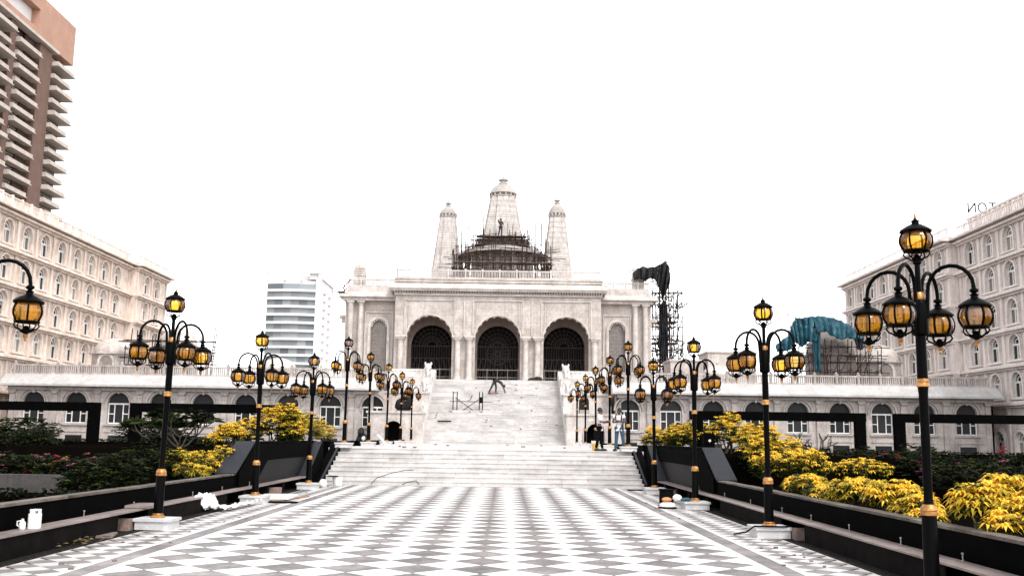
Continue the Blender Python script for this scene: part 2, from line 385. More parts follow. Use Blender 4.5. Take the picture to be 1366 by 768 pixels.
def tag(o, label, cat, group=None):
    o['label'] = label; o['category'] = cat
    if group: o['group'] = group
    return o

def structure(o):
    o['kind'] = 'structure'; return o

# maps for walls: (u, depth, z) -> world
def FY(y0):   return lambda u, d, z: (u, y0 + d, z)
def FXp(x0):  return lambda u, d, z: (x0 - d, u, z)       # faces +x
def FXm(x0):  return lambda u, d, z: (x0 + d, u, z)       # faces -x

def arch_pts(cx, hw, zs, n=14, cusps=0, amp=0.0, rise=None):
    rise = rise or hw; out = []
    for i in range(n + 1):
        t = PI - PI * i / n; k = 1.0
        if cusps: k = 1.0 - amp * (1 - abs(math.sin(cusps * (PI - t))))
        out.append((cx + hw * k * math.cos(t), zs + rise * k * math.sin(t)))
    out[0] = (cx - hw, zs); out[-1] = (cx + hw, zs)
    return out

def arch_wall(mb, T, u0, u1, z0, z1, th, ops, n=14, back=True):
    """wall with arched openings; ops = (cx, halfwidth, zbottom, zspring, cusps, amp)"""
    ops = sorted(ops); cur = u0
    def quad(a, b, c, d): mb.add([a, b, c, d], [(0, 1, 2, 3)])
    def slab(a, b, zb, zt):
        if b - a < 1e-4 or zt - zb < 1e-4: return
        quad(T(a, 0, zb), T(b, 0, zb), T(b, 0, zt), T(a, 0, zt))
        if back: quad(T(a, th, zb), T(b, th, zb), T(b, th, zt), T(a, th, zt))
    for (cx, hw, zb, zs, cu, am) in ops:
        slab(cur, cx - hw, z0, z1)
        slab(cx - hw, cx + hw, z0, zb)
        pts = arch_pts(cx, hw, zs, n if not cu else cu * 5, cu, am)
        for (p, q) in zip(pts[:-1], pts[1:]):
            quad(T(p[0], 0, p[1]), T(q[0], 0, q[1]), T(q[0], 0, z1), T(p[0], 0, z1))
            if back: quad(T(p[0], th, p[1]), T(q[0], th, q[1]), T(q[0], th, z1), T(p[0], th, z1))
            quad(T(p[0], 0, p[1]), T(q[0], 0, q[1]), T(q[0], th, q[1]), T(p[0], th, p[1]))
        for uu in (cx - hw, cx + hw):
            quad(T(uu, 0, zb), T(uu, 0, zs), T(uu, th, zs), T(uu, th, zb))
        if zb > z0: quad(T(cx - hw, 0, zb), T(cx + hw, 0, zb), T(cx + hw, th, zb), T(cx - hw, th, zb))
        cur = cx + hw
    slab(cur, u1, z0, z1)
    quad(T(u0, 0, z1), T(u1, 0, z1), T(u1, th, z1), T(u0, th, z1))
    for uu in (u0, u1): quad(T(uu, 0, z0), T(uu, 0, z1), T(uu, th, z1), T(uu, th, z0))
    return mb

def tbox(mb, T, u0, u1, d0, d1, z0, z1):
    vs = [T(u, d, z) for z in (z0, z1) for (u, d) in ((u0, d0), (u1, d0), (u1, d1), (u0, d1))]
    return mb.add(vs, [(0, 3, 2, 1), (4, 5, 6, 7), (0, 1, 5, 4), (1, 2, 6, 5), (2, 3, 7, 6), (3, 0, 4, 7)])

def arch_ring(mb, T, cx, zs, r0, r1, d0, d1, n=14, zleg=None):
    """moulding following an arch, with legs down to zleg"""
    a = arch_pts(cx, r0, zs, n); b = arch_pts(cx, r1, zs, n)
    if zleg is not None:
        a = [(cx - r0, zleg)] + a + [(cx + r0, zleg)]; b = [(cx - r1, zleg)] + b + [(cx + r1, zleg)]
    for i in range(len(a) - 1):
        P = [T(a[i][0], d0, a[i][1]), T(a[i + 1][0], d0, a[i + 1][1]), T(b[i + 1][0], d0, b[i + 1][1]), T(b[i][0], d0, b[i][1]),
             T(a[i][0], d1, a[i][1]), T(a[i + 1][0], d1, a[i + 1][1]), T(b[i + 1][0], d1, b[i + 1][1]), T(b[i][0], d1, b[i][1])]
        mb.add(P, [(0, 1, 2, 3), (0, 1, 5, 4), (3, 2, 6, 7)])
    return mb

def arch_fill(mb, T, cx, hw, zb, zs, d, n=14):
    pts = [(cx - hw, zb)] + arch_pts(cx, hw, zs, n) + [(cx + hw, zb)]
    return mb.add([T(u, d, z) for (u, z) in pts], [tuple(range(len(pts)))])

# ------------------------------------------------------------------ ground and plaza
g = MB().add([(-3000, -600, -0.06), (3000, -600, -0.06), (3000, 5000, -0.06), (-3000, 5000, -0.06)], [(0, 1, 2, 3)]).build('ground', 'ground')
structure(g)

plaza = structure(MB().box(-5.72, 5.72, -6, 35.5, -0.05, -0.012).build('plaza', 'grout'))
D = 0.857
def tile_mb(h=0.5 * D - 0.006, b=0.006):
    t = 0.0
    lo = [(h, 0, -0.012), (0, h, -0.012), (-h, 0, -0.012), (0, -h, -0.012)]
    hi = [(h - b, 0, t), (0, h - b, t), (-h + b, 0, t), (0, -h + b, t)]
    return MB().add(lo + hi, [(4, 5, 6, 7)] + [(i, (i + 1) % 4, 4 + (i + 1) % 4, 4 + i) for i in range(4)])
def half_mb(sg, h=0.5 * D - 0.006, b=0.006):     # half tile whose straight side faces +x*sg
    lo = [(0, h, -0.012), (-sg * h, 0, -0.012), (0, -h, -0.012)]
    hi = [(0, h - b, 0), (-sg * (h - b), 0, 0), (0, -h + b, 0)]
    return MB().add(lo + hi, [(3, 4, 5)] + [(i, (i + 1) % 3, 3 + (i + 1) % 3, 3 + i) for i in range(3)])
tw = tile_mb().mesh('tile', 'tile_white'); tg = tile_mb().mesh('tile', 'tile_grey')
hR = half_mb(1).mesh('tile', 'tile_white'); hL = half_mb(-1).mesh('tile', 'tile_white')
far_w, far_g = MB(), MB()
nt_ = 0
for m in range(-6, 42):
    for n in range(-5, 5):                       # grey tiles
        x, y = D * (n + 0.5), 0.495 + D * m
        if y > 35.1: continue
        if 11.6 < y < 23.9:
            link('tile', tg, plaza, None, (x, y, random.uniform(-0.0015, 0.0015))); nt_ += 1
        else:
            t = tile_mb(); far_g.add([(p[0] + x, p[1] + y, p[2]) for p in t.v], t.f)
    for n in range(-5, 6):                       # white tiles
        x, y = D * n, 0.495 + D * (m + 0.5)
        if y > 35.1: continue
        half = {5: hR, -5: hL}.get(n)
        if 11.6 < y < 23.9:
            link('tile', half or tw, plaza, None, (x, y, random.uniform(-0.0015, 0.0015))); nt_ += 1
        else:
            t = half_mb(1 if n > 0 else -1) if half else tile_mb()
            far_w.add([(p[0] + x, p[1] + y, p[2]) for p in t.v], t.f)
far_w.build('tile', 'tile_white', plaza, kind='stuff')
far_g.build('tile', 'tile_grey', plaza, kind='stuff')
for sg in (-1, 1):
    for (a, b, mm, ln) in ((4.292, 4.375, 'tile_white', 1.4), (4.38, 4.67, 'band', 0.9), (4.675, 4.75, 'tile_white', 1.4)):
        y = -5.9
        me = None
        while y < 35.4:
            y1 = min(y + ln, 35.45)
            if me is None or y1 - y < ln - 0.01:
                me = MB().box(min(sg * a, sg * b), max(sg * a, sg * b), 0, y1 - y - 0.006, -0.012, 0.001).mesh('border_slab', mm)
            if y > 10: link('border_slab', me, plaza, None, (0, y, 0))
            else: link('border_slab', me, plaza, None, (0, y, 0))
            y += ln
    d2 = 0.475
    bw, bg_ = MB(), MB()
    for m in range(-12, 75):
        for n in range(0, 5):
            # rotated checker of small tiles
            px = 4.755 + d2 * n * 0.5
            tgt = bg_ if n % 2 else bw
            py = d2 * m + (d2 / 2 if n % 2 else 0)
            if px > 5.70 or py > 35.3: continue
            h = d2 / 2 - 0.004
            zt = random.uniform(-0.001, 0.001)
            xa, xb = max(px - h, 4.756), min(px + h, 5.715)
            pts = [(xb, py), (px, py + h), (xa, py), (px, py - h)]
            if px < 4.7561: pts = [(xb, py), (px + 0.001, py + h), (px + 0.001, py - h)]
            tgt.add([(sg * p[0], p[1], zt) for p in pts], [tuple(range(len(pts)))])
    bw.build('border_tile', 'tile_mix', plaza, kind='stuff')
    bg_.build('border_tile', 'tile_mix_g', plaza, kind='stuff')
    gv = structure(MB().box(min(sg * 5.72, sg * 6.3), max(sg * 5.72, sg * 6.3), -6, 34.2, -0.05, -0.004).build('gravel_strip', 'gravel'))
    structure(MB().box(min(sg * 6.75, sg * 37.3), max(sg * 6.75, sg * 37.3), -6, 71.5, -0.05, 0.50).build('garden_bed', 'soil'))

# ------------------------------------------------------------------ lower stairs, landing, grand stairs
LZ = 1.25
structure(MB().box(-6.2, 6.2, 39.05, 70.0, -0.05, LZ).build('landing', 'step'))
def stairs(name, label, hw, y0, n, rise, tread, z0, nslab, yback):
    t = thing(name, label, 'staircase', (0, y0, z0))
    for i in range(n):
        za, zb = z0 + rise * i, z0 + rise * (i + 1)
        ya = y0 + tread * i
        yb = ya + tread + 0.05 if i < n - 1 else yback
        cuts = sorted([-hw] + [(-hw + 2 * hw * (k + random.uniform(-0.25, 0.25)) / nslab) for k in range(1, nslab)] + [hw])
        for a, b in zip(cuts[:-1], cuts[1:]):
            j = random.uniform(-0.003, 0.003)
            # riser block with a projecting nosing
            m = MB().box(a + 0.004, b - 0.004, ya + 0.02 + j, yb, za if i else z0 - 0.03, zb - 0.035)
            m.box(a + 0.003, b - 0.003, ya - 0.006 + j, yb, zb - 0.034, zb + j * 0.5)
            m.build('step_slab', 'step', t)
    return t
stairs('lower_staircase', 'broad low flight of white marble steps between plaza and landing', 5.72, 35.5, 8, LZ / 8, 0.49, 0.0, 7, 39.03)
GN = 33; GR = 5.15 / GN; GT = 11.0 / GN
stairs('grand_staircase', 'tall white marble staircase climbing to the temple arches', 5.03, 70.0, GN, GR, GT, LZ, 5, 81.4)

# ------------------------------------------------------------------ plaza edge: benches, walls, water panels
def side_fittings(sg, word):
    def X(a, b): return (min(sg * a, sg * b), max(sg * a, sg * b))
    # bench
    bn = thing('stone_bench', f'long low stone bench with dark supports along the {word} edge of the plaza', 'bench', (sg * 6.1, 20, 0))
    y = 2.0; k = 0
    while y < 33.6:
        ln = (1.9, 2.3, 2.0, 2.6)[k % 4]; y1 = min(y + ln, 33.9); j = random.uniform(-0.008, 0.008)
        a, b = X(5.93 + j, 6.27); MB().box(a, b, y, y1 - 0.012, 0.308, 0.335 + j * 0.4).build('seat_slab', 'bench', bn)
        a, b = X(6.02, 6.25); MB().box(a, b, y + 0.1, y + 0.38, 0, 0.27).build('support', 'benchdark', bn)
        y += ln; k += 1
    a, b = X(5.965, 5.99)
    for (ya, yb) in ((2, 10.9), (11.95, 17.45), (18.9, 24.2)): MB().box(a, b, ya, yb, 0.0, 0.30).build('front_panel', 'benchdark', bn)
    a, b = X(6.25, 6.29); MB().box(a, b, 2, 33.9, 0, 0.268).build('back_panel', 'granite', bn)
    # wall with ramped rise and slate water panel
    wl = thing('planter_wall', f'black granite planter wall with grey ramped coping and slate water panel, {word} of the steps', 'wall', (sg * 6.5, 25, 0))
    pr = [(-6, -0.05), (36.9, -0.05), (36.9, 1.45), (27.8, 1.47), (25.95, 0.66), (-6, 0.66)]
    a, b = X(6.3, 6.49); MB().prism(pr, 'x', a, b).build('wall_body', 'granite', wl)
    y = -5.5
    while y < 25.7:
        y1 = min(y + 2.4, 25.9)
        a, b = X(6.28, 6.51); MB().box(a, b, y, y1 - 0.01, 0.662, 0.70 + random.uniform(-0.004, 0.004)).build('coping', 'coping', wl); y = y1
        if y1 >= 25.9: break
    a, b = X(6.26, 6.79)
    MB().prism([(25.92, 0.665), (27.78, 1.475), (27.78, 1.53), (25.92, 0.72)], 'x', a, b).build('coping', 'slate', wl)
    MB().box(a, b, 27.785, 36.9, 1.475, 1.52).build('coping', 'granite', wl)
    a, b = X(6.24, 6.30)
    # frame strips leave a recessed slate panel
    MB().prism([(27.9, 0.30), (34.3, 0.30), (35.5, 0.98), (29.3, 0.98)], 'x', *X(6.285, 6.30)).build('water_panel', 'panelslate', wl)
    MB().prism([(26.2, 0.30), (27.85, 0.30), (29.25, 0.98), (35.9, 0.98), (35.9, 1.46), (27.75, 1.46), (26.2, 0.72)], 'x', *X(6.23, 6.298)).build('panel_frame', 'granite', wl)
    # ramped stringer near the steps
    MB().prism([(34.0, 0.0), (36.9, 0.0), (36.9, 1.455), (36.45, 1.455), (34.0, 0.31)], 'x', *X(6.0, 6.22)).build('stringer', 'granite', wl)
    MB().prism([(33.97, 0.315), (36.42, 1.46), (36.42, 1.50), (33.97, 0.355)], 'x', *X(5.98, 6.42)).build('coping', 'slate', wl)
    MB().box(*X(6.1, 6.75), 36.9, 37.25, 0, 1.44).build('end_pier', 'block', wl)
    # stair cheek
    ck = thing('stair_cheek', f'black sloping cheek wall with pale edge at the {word} end of the lower steps', 'wall', (sg * 5.85, 37, 0))
    MB().prism([(35.3, 0.0), (39.3, 0.0), (39.3, 1.36), (39.0, 1.36), (35.3, 0.12)], 'x', *X(5.73, 6.08)).build('cheek', 'granite', ck)
    MB().prism([(35.28, 0.125), (39.0, 1.365), (39.0, 1.40), (35.28, 0.16)], 'x', *X(5.725, 5.80)).build('edge_strip', 'slate', ck)
    # raised beds behind
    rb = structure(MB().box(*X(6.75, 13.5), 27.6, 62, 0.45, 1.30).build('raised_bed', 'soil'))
    rw = thing('landing_wall', f'low black wall along the {word} side of the landing', 'wall', (sg * 6.4, 50, 0))
    MB().box(*X(6.2, 6.5), 39.35, 68.5, 0, 1.46).build('wall_body', 'granite', rw)
    MB().box(*X(6.17, 6.53), 39.35, 68.5, 1.463, 1.49).build('coping', 'granite', rw)
side_fittings(-1, 'left'); side_fittings(1, 'right')
# square black post on the right water wall, with small spotlight
t = thing('box_light', 'square black box light standing on the right water wall', 'light fitting', (6.55, 28.4, 1.52))
MB().box(6.42, 6.72, 28.25, 28.55, 1.52, 1.93).build('housing', 'granite', t)
MB().lathe([(0.035, 0), (0.035, 0.02)], 10, (0, 0, 0)).build('lens', 'whiteplastic', t, loc=(0.02, -0.165, 0.2)).rotation_euler = (PI / 2, 0, 0)

# water nozzles along the channel
noz_pole = MB().lathe([(0.035, 0), (0.035, 0.012), (0.011, 0.02), (0.011, 0.13), (0.02, 0.135), (0.02, 0.165), (0.006, 0.17)], 8).mesh('nozzle', 'steel', True)
L_words = ['nearest the camera', 'second from the camera', 'third from the camera', 'fourth from the camera', 'fifth from the camera', 'sixth from the camera', 'seventh from the camera']
for (sg, ys, wd) in ((-1, (12.4, 14.5, 16.6, 18.8, 22.3, 24.6, 27.2), 'left'), (1, (12.0, 13.85, 15.9, 17.85, 19.7, 22.2, 24.8), 'right')):
    for i, y in enumerate(ys):
        o = link('water_nozzle', noz_pole, None, None, (sg * 6.21, y, 0.337)); o.scale = (0.8, 0.8, 0.62)
        tag(o, f'small pale water nozzle behind the {wd} bench, {L_words[i]}', 'nozzle', 'water nozzles along the benches')

# ------------------------------------------------------------------ lamp posts
def lantern_frame(up):
    m = MB(); zz = 0.0
    # glass zone z 0 .. 0.22 measured from its base
    m.lathe([(0.165, 0.222), (0.186, 0.232), (0.186, 0.25), (0.155, 0.275), (0.10, 0.31), (0.045, 0.335), (0.04, 0.36), (0.055, 0.37), (0.03, 0.385), (0.018, 0.40)], 12)
    for k in range(6):
        a = 2 * PI * k / 6 + 0.26
        pts = []
        for i in range(7):
            z = 0.225 * i / 6; r = 0.098 + 0.082 * math.sin(PI * (0.14 + 0.66 * i / 6)) + 0.006
            pts.append((r * math.cos(a), r * math.sin(a), z))
        m.tube(pts, 0.015, 4)
    m.lathe([(0.12, -0.02), (0.155, -0.012), (0.155, 0.006), (0.12, 0.012)], 12)
    # basket of scrolls under the glass
    for k in range(6):
        a = 2 * PI * k / 6
        pts = [(0.135, -0.015), (0.15, -0.05), (0.12, -0.085), (0.075, -0.105), (0.05, -0.13)]
        m.tube([(r * math.cos(a), r * math.sin(a), z) for r, z in pts], 0.011, 4)
    m.lathe([(0.02, -0.05), (0.055, -0.10), (0.06, -0.125), (0.025, -0.15)], 10)
    return m
def pane_mb(k):
    m = MB(); a0 = 2 * PI * k / 6 + 0.26 + 0.04; a1 = 2 * PI * (k + 1) / 6 + 0.26 - 0.04; rows = []
    for i in range(6):
        z = 0.008 + 0.212 * i / 5; r = 0.098 + 0.082 * math.sin(PI * (0.14 + 0.66 * i / 5))
        rows.append([(r * math.cos(a0 + (a1 - a0) * j / 3), r * math.sin(a0 + (a1 - a0) * j / 3), z) for j in range(4)])
    vs = [p for rw in rows for p in rw]; fs = []
    for i in range(5):
        for j in range(3): fs.append((i * 4 + j, i * 4 + j + 1, i * 4 + j + 5, i * 4 + j + 4))
    return m.add(vs, fs)
LF = lantern_frame(True).mesh('lantern', 'lampblack', True)
PANE = [pane_mb(k).mesh('pane', 'amber', True) for k in range(6)]
PANEM = [pane_mb(k).mesh('pane', 'mauve', True) for k in range(6)]
TIP = MB().lathe([(0.012, -0.15), (0.032, -0.165), (0.028, -0.185), (0.014, -0.205), (0.018, -0.215), (0.003, -0.245)], 8).mesh('finial', 'gold', True)
TOPTIP = MB().lathe([(0.012, 0.40), (0.02, 0.41), (0.016, 0.43), (0.004, 0.475)], 8).mesh('finial', 'gold', True)
POLE = MB().lathe([(0.105, 0.05), (0.092, 0.065), (0.086, 0.09), (0.082, 0.74), (0.076, 0.77), (0.07, 0.85), (0.055, 0.88), (0.05, 0.95), (0.052, 2.1), (0.06, 2.2), (0.06, 2.27),
                   (0.058, 2.85), (0.05, 3.2), (0.04, 3.3), (0.032, 3.36), (0.032, 3.62), (0.05, 3.64), (0.05, 3.665), (0.03, 3.68), (0.03, 3.72)], 14).mesh('pole', 'lampblack', True)
HUB = MB().lathe([(0.06, 2.78), (0.095, 2.80), (0.098, 2.83), (0.098, 3.15), (0.085, 3.19), (0.06, 3.21)], 14).mesh('hub', 'lampblack', True)
FLANGE = MB().lathe([(0.13, 0), (0.132, 0.018), (0.11, 0.035), (0.096, 0.06), (0.09, 0.075)], 14).mesh('base_flange', 'gold', True)
COL1 = MB().lathe([(0.085, 0.745), (0.096, 0.752), (0.096, 0.785), (0.088, 0.79), (0.088, 0.80), (0.092, 0.805), (0.09, 0.83), (0.076, 0.85), (0.06, 0.87)], 14).mesh('collar', 'gold', True)
COL2 = MB().lathe([(0.061, 2.19), (0.072, 2.197), (0.072, 2.23), (0.066, 2.24), (0.07, 2.262), (0.06, 2.285)], 14).mesh('collar', 'gold', True)
KNOB = MB().lathe([(0.062, 3.19), (0.072, 3.205), (0.07, 3.25), (0.05, 3.29)], 12).mesh('knob', 'gold', True)
PLINTH = MB().box(-0.30, 0.30, -0.30, 0.30, -0.2, 0.0).box(-0.33, 0.33, -0.33, 0.33, -0.055, -0.002).mesh('plinth', 'plinth')
arm_pts = [(0.09, 2.98), (0.10, 3.2)]
for i in range(11):
    t = PI - PI * 1.0 * i / 10
    arm_pts.append((0.36 + 0.255 * math.cos(t), 3.30 + 0.27 * math.sin(t)))
arm_pts.append((0.615, 3.27))
arm_pts = [p for p in arm_pts]
ARM = MB().tube([(r, 0, z) for r, z in arm_pts], 0.023, 8).lathe([(0.03, 3.235), (0.05, 3.25), (0.05, 3.27), (0.03, 3.285)], 8, (0.615, 0, 0)).mesh('arm', 'lampblack', True)
NLAMP = 0
def lamp(x, y, z, rot, label, scale=1.0, lean=0.0, detail=True, plinth=True, zplinth=None):
    t = thing('street_lamp', label, 'street lamp', (x, y, z), 'five-lantern lamp posts along the plaza', world=False)
    t.scale = (scale,) * 3; t.rotation_euler = (0, lean, rot)
    if plinth:
        p = link('plinth', PLINTH, t, None, (0, 0, 0)); p.rotation_euler.z = -rot
    for nm, me in (('base_flange', FLANGE), ('pole', POLE), ('collar', COL1), ('collar', COL2), ('hub', HUB), ('knob', KNOB)):
        link(nm, me, t, None, (0, 0, 0))
    for k in range(4):
        a = link('arm', ARM, t, None, (0, 0, 0)); a.rotation_euler.z = PI / 2 * k
        ln = link('lantern', LF, t, None, (0.615 * math.cos(PI / 2 * k), 0.615 * math.sin(PI / 2 * k), 2.85)); ln.rotation_euler.z = random.uniform(0, 6)
        ln.scale = (0.95, 0.95, 0.97)
        mv = {random.randrange(6)} if random.random() < 0.8 else set()
        for q in range(6):
            link('pane', (PANEM if q in mv else PANE)[q], ln, None, (0, 0, 0))
        link('finial', TIP, ln, None, (0, 0, 0))
    ln = link('lantern', LF, t, None, (0, 0, 3.79)); ln.rotation_euler.z = random.uniform(0, 6); ln.scale = (0.98, 0.98, 0.95)
    for q in range(6):
        link('pane', (PANEM if random.random() < 0.15 else PANE)[q], ln, None, (0, 0, 0))
    link('finial', TOPTIP, ln, None, (0, 0, 0))
LX = 5.58
LY = [11.41, 18.31, 25.35, 32.15, 38.95, 45.89, 52.79, 59.73, 66.7]
rl = [R(k) for k in (14, 43, 41, 40, 48, 44, 46, 42, 47)]
rr = [R(k) for k in (47, 45, 45, 38, 43, 46, 44, 41, 47)]
labL = ['black lamp post cut off by the left edge, only one hanging lantern in view',
        'large black lamp post at the left bench, in front of the scaffolded dome',
        'black lamp post beside the crumpled white plastic sheet on the left',
        'black lamp post on the left beside the foot of the lower steps',
        'leftmost lamp post on the landing, just behind the left cheek of the lower steps',
        'black lamp post left of the grand stairs with a dark sack at its foot',
        'black lamp post standing in front of the left wall niche, on its left side',
        'black lamp post in front of the left niche, on its right side',
        'smallest, farthest lamp post on the left, closest to the grand stairs']
labR = ['tallest nearest black lamp post on the right, in front of the right hotel facade',
        'black lamp post on a right plinth beside a brown block, below blue tarpaulin',
        'black lamp post on the right plinth with cables and green cloth at its foot',
        'black lamp post on the right at the foot of the lower steps',
        'rightmost lamp post on the landing, right behind the man in jeans',
        'black lamp post rising between the two standing men',
        'black lamp post directly behind the man in the pale shirt',
        'black lamp post in front of the covered statue right of the grand stairs',
        'smallest, farthest lamp post on the right, closest to the grand stairs']
for i, y in enumerate(LY):
    z = (0.2 if i else 0.155) if i < 4 else LZ + 0.2
    lamp(-LX, y, z, rl[i], labL[i], 1.0, R((0.5, 0.9, -0.4, 0.3, 0.5, -0.4, 0.3, 0.4, -0.3)[i]))
    lamp(LX, y, z, rr[i], labR[i], 1.0 if i else 1.011, R((0.2, -0.4, 0.5, -0.3, 0.3, 0.5, -0.4, 0.3, 0.4)[i]))

# ------------------------------------------------------------------ temple
TE = thing('temple', 'white marble temple with three scalloped arches and three tapering towers', 'temple', (0, 84, 0))
def part(mb, name, m, smooth=False, parent=None, kind=None): return mb.build(name, m, parent or TE, smooth, kind)
# podium
part(MB().box(-13.6, 13.6, 85.3, 112, -0.05, 5.95), 'podium', 'temple')
part(MB().box(-9.2, 9.2, 81.4, 85.3, -0.05, 6.39), 'terrace', 'temple')
part(MB().box(-13.75, 13.75, 85.15, 85.35, 5.55, 5.98).box(-13.7, 13.7, 85.2, 85.35, 4.4, 4.65), 'plinth_moulding', 'trim')
# portal front wall
ops = [(cx, 1.95, 6.4, 10.12, 9, 0.055) for cx in (-5.89, 0.0, 5.89)]
part(arch_wall(MB(), FY(84), -8.9, 8.9, 6.4, 14.1, 0.7, ops), 'portal_wall', 'temple')
part(MB().box(-8.9, -8.4, 84.7, 92, 6.4, 14.1).box(8.4, 8.9, 84.7, 92, 6.4, 14.1), 'portal_side_wall', 'temple')
part(MB().box(-8.4, 8.4, 84.7, 92, 13.3, 14.1), 'portal_ceiling', 'temple')
ops2 = [(cx, 1.85, 6.4, 9.75, 0, 0) for cx in (-5.89, 0.0, 5.89)]
part(arch_wall(MB(), FY(87.2), -8.4, 8.4, 6.4, 13.3, 0.3, ops2), 'inner_wall', 'porchshade')
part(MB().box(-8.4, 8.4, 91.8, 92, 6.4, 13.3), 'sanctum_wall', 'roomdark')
part(MB().box(-8.4, 8.4, 84.7, 91.8, 6.36, 6.402), 'porch_floor', 'temple')
for cx in (-5.89, 0.0, 5.89):                                  # wrought grilles in the inner arches
    T = FY(87.3); g_ = MB()
    for k in range(-8, 9):
        x = cx + k * 0.22; h = 9.75 + math.sqrt(max(0.0, 1.8 ** 2 - (k * 0.22) ** 2)) * (0.0 if abs(k) < 99 else 1)
        g_.tube([(x, 87.34, 6.4), (x, 87.34, 9.7)], 0.022, 4)
    for z in (6.55, 7.6, 8.65, 9.72): g_.tube([(cx - 1.84, 87.34, z), (cx + 1.84, 87.34, z)], 0.035, 4)
    for k in range(13):
        a = PI * k / 12; g_.tube([(cx + 0.4 * math.cos(a), 87.34, 9.75 + 0.4 * math.sin(a)), (cx + 1.82 * math.cos(a), 87.34, 9.75 + 1.82 * math.sin(a))], 0.022, 4)
    for k in range(4):
        for q in (-1, 1): g_.tube([(cx + q * 0.45 * (k + 0.2), 87.3, 6.5), (cx + q * 0.45 * (k + 0.9), 87.3, 7.5), (cx + q * 0.45 * (k + 0.2), 87.3, 8.6)], 0.03, 4)
    for rr_ in (0.42, 0.8, 1.15, 1.5):
        g_.tube([(cx + rr_ * math.cos(PI * k / 16), 87.34, 9.75 + rr_ * math.sin(PI * k / 16)) for k in range(17)], 0.022, 4)
    part(g_, 'grille', 'grille')
    if cx == 0.0:
        w_ = MB()
        for k in range(16):
            a = 2 * PI * k / 16; w_.tube([(0.15 * math.cos(a), 87.25, 9.1 + 0.15 * math.sin(a)), (0.95 * math.cos(a), 87.25, 9.1 + 0.95 * math.sin(a))], 0.03, 4)
        w_.tube([(1.0 * math.cos(2 * PI * k / 24), 87.25, 9.1 + 1.0 * math.sin(2 * PI * k / 24)) for k in range(25)], 0.035, 4)
        part(w_, 'rosette', 'grille')
    # low temporary railing of pipes in the opening
    rl_ = MB()
    for z in (6.85, 7.5): rl_.tube([(cx - 1.9, 84.9, z), (cx + 1.9, 84.9, z)], 0.03, 4)
    for k in range(5): rl_.tube([(cx - 1.8 + 0.9 * k, 84.9, 6.4), (cx - 1.8 + 0.9 * k, 84.9, 7.6)], 0.03, 4)
    part(rl_, 'railing', 'steel')
    # raised rectangular moulding round each arch
    fr = MB(); T = FY(84)
    for (a, b, c, d) in ((cx - 2.2, cx + 2.2, 13.36, 13.46), (cx - 2.2, cx - 2.1, 10.5, 13.36), (cx + 2.1, cx + 2.2, 10.5, 13.36)):
        tbox(fr, T, a, b, -0.09, 0.05, c, d)
    part(fr, 'panel_moulding', 'trim')
    hood = arch_ring(MB(), FY(84), cx, 10.12, 1.96, 2.07, -0.07, 0.02, 20)
    part(hood, 'arch_moulding', 'trim')
def column(x, y, z0, z1, r, name='column'):
    h = z1 - z0
    prof = [(r * 1.45, 0), (r * 1.45, 0.18), (r * 1.2, 0.22), (r * 1.25, 0.3), (r * 1.02, 0.36), (r, 0.5), (r * 0.93, h - 0.42), (r * 1.05, h - 0.4), (r * 1.05, h - 0.34), (r * 0.98, h - 0.32),
            (r * 1.25, h - 0.16), (r * 1.3, h - 0.14)]
    m = MB().lathe(prof, 16, (x, y, z0)); m.box(x - r * 1.35, x + r * 1.35, y - r * 1.35, y + r * 1.35, z1 - 0.14, z1 - 0.002)
    m.box(x - r * 1.6, x + r * 1.6, y - r * 1.6, y + r * 1.6, z0 - 0.002, z0 + 0.06)
    return part(m, name, 'trim', True)
for x in (-8.32, -3.42, -2.42, 2.42, 3.42, 8.32):
    column(x, 83.72, 6.4, 10.12, 0.26)
    part(MB().box(x - 0.42, x + 0.42, 83.3, 84.0, 10.12, 10.3), 'impost', 'trim')
for x in (-2.92, 2.92): part(MB().box(x - 0.05, x + 0.05, 83.9, 84.01, 10.3, 13.8), 'pilaster_strip', 'trim')
# portal cornice, dentils, parapet
cn = MB().box(-9.0, 9.0, 83.82, 92, 13.80, 13.98).box(-9.35, 9.35, 83.45, 92.3, 14.16, 14.32).prism([(83.35, 14.323), (83.35, 14.40), (84.0, 14.95), (92, 14.95), (92, 14.323)], 'x', -9.42, 9.42)
cn.box(-8.98, 8.98, 83.85, 92, 14.953, 15.20).box(-9.06, 9.06, 83.77, 92, 15.20, 15.30)
part(cn, 'cornice', 'trim')
dn = MB()
for k in range(80):
    x = -8.95 + 17.9 * k / 79; dn.box(x - 0.06, x + 0.06, 83.68, 84.0, 14.0, 14.155)
part(dn, 'dentil', 'trim', kind='stuff')
def parapet(x0, x1, y, z0, z1, n, nm='parapet'):
    L_ = (x1 - x0) / n
    for k in range(n):
        a = x0 + L_ * k
        m = MB().box(a, a + 0.16, y - 0.09, y + 0.09, z0, z1 + 0.10).box(a + 0.16, a + L_, y - 0.06, y + 0.06, z0, z0 + 0.12).box(a + 0.16, a + L_, y - 0.07, y + 0.07, z1 - 0.11, z1)
        for q in range(1, 10):
            xx = a + 0.16 + (L_ - 0.16) * q / 10; m.box(xx - 0.03, xx + 0.03, y - 0.05, y + 0.05, z0 + 0.12, z1 - 0.11)
        part(m, nm, 'trim')
parapet(-8.9, 8.9, 83.95, 15.30, 16.05, 12)
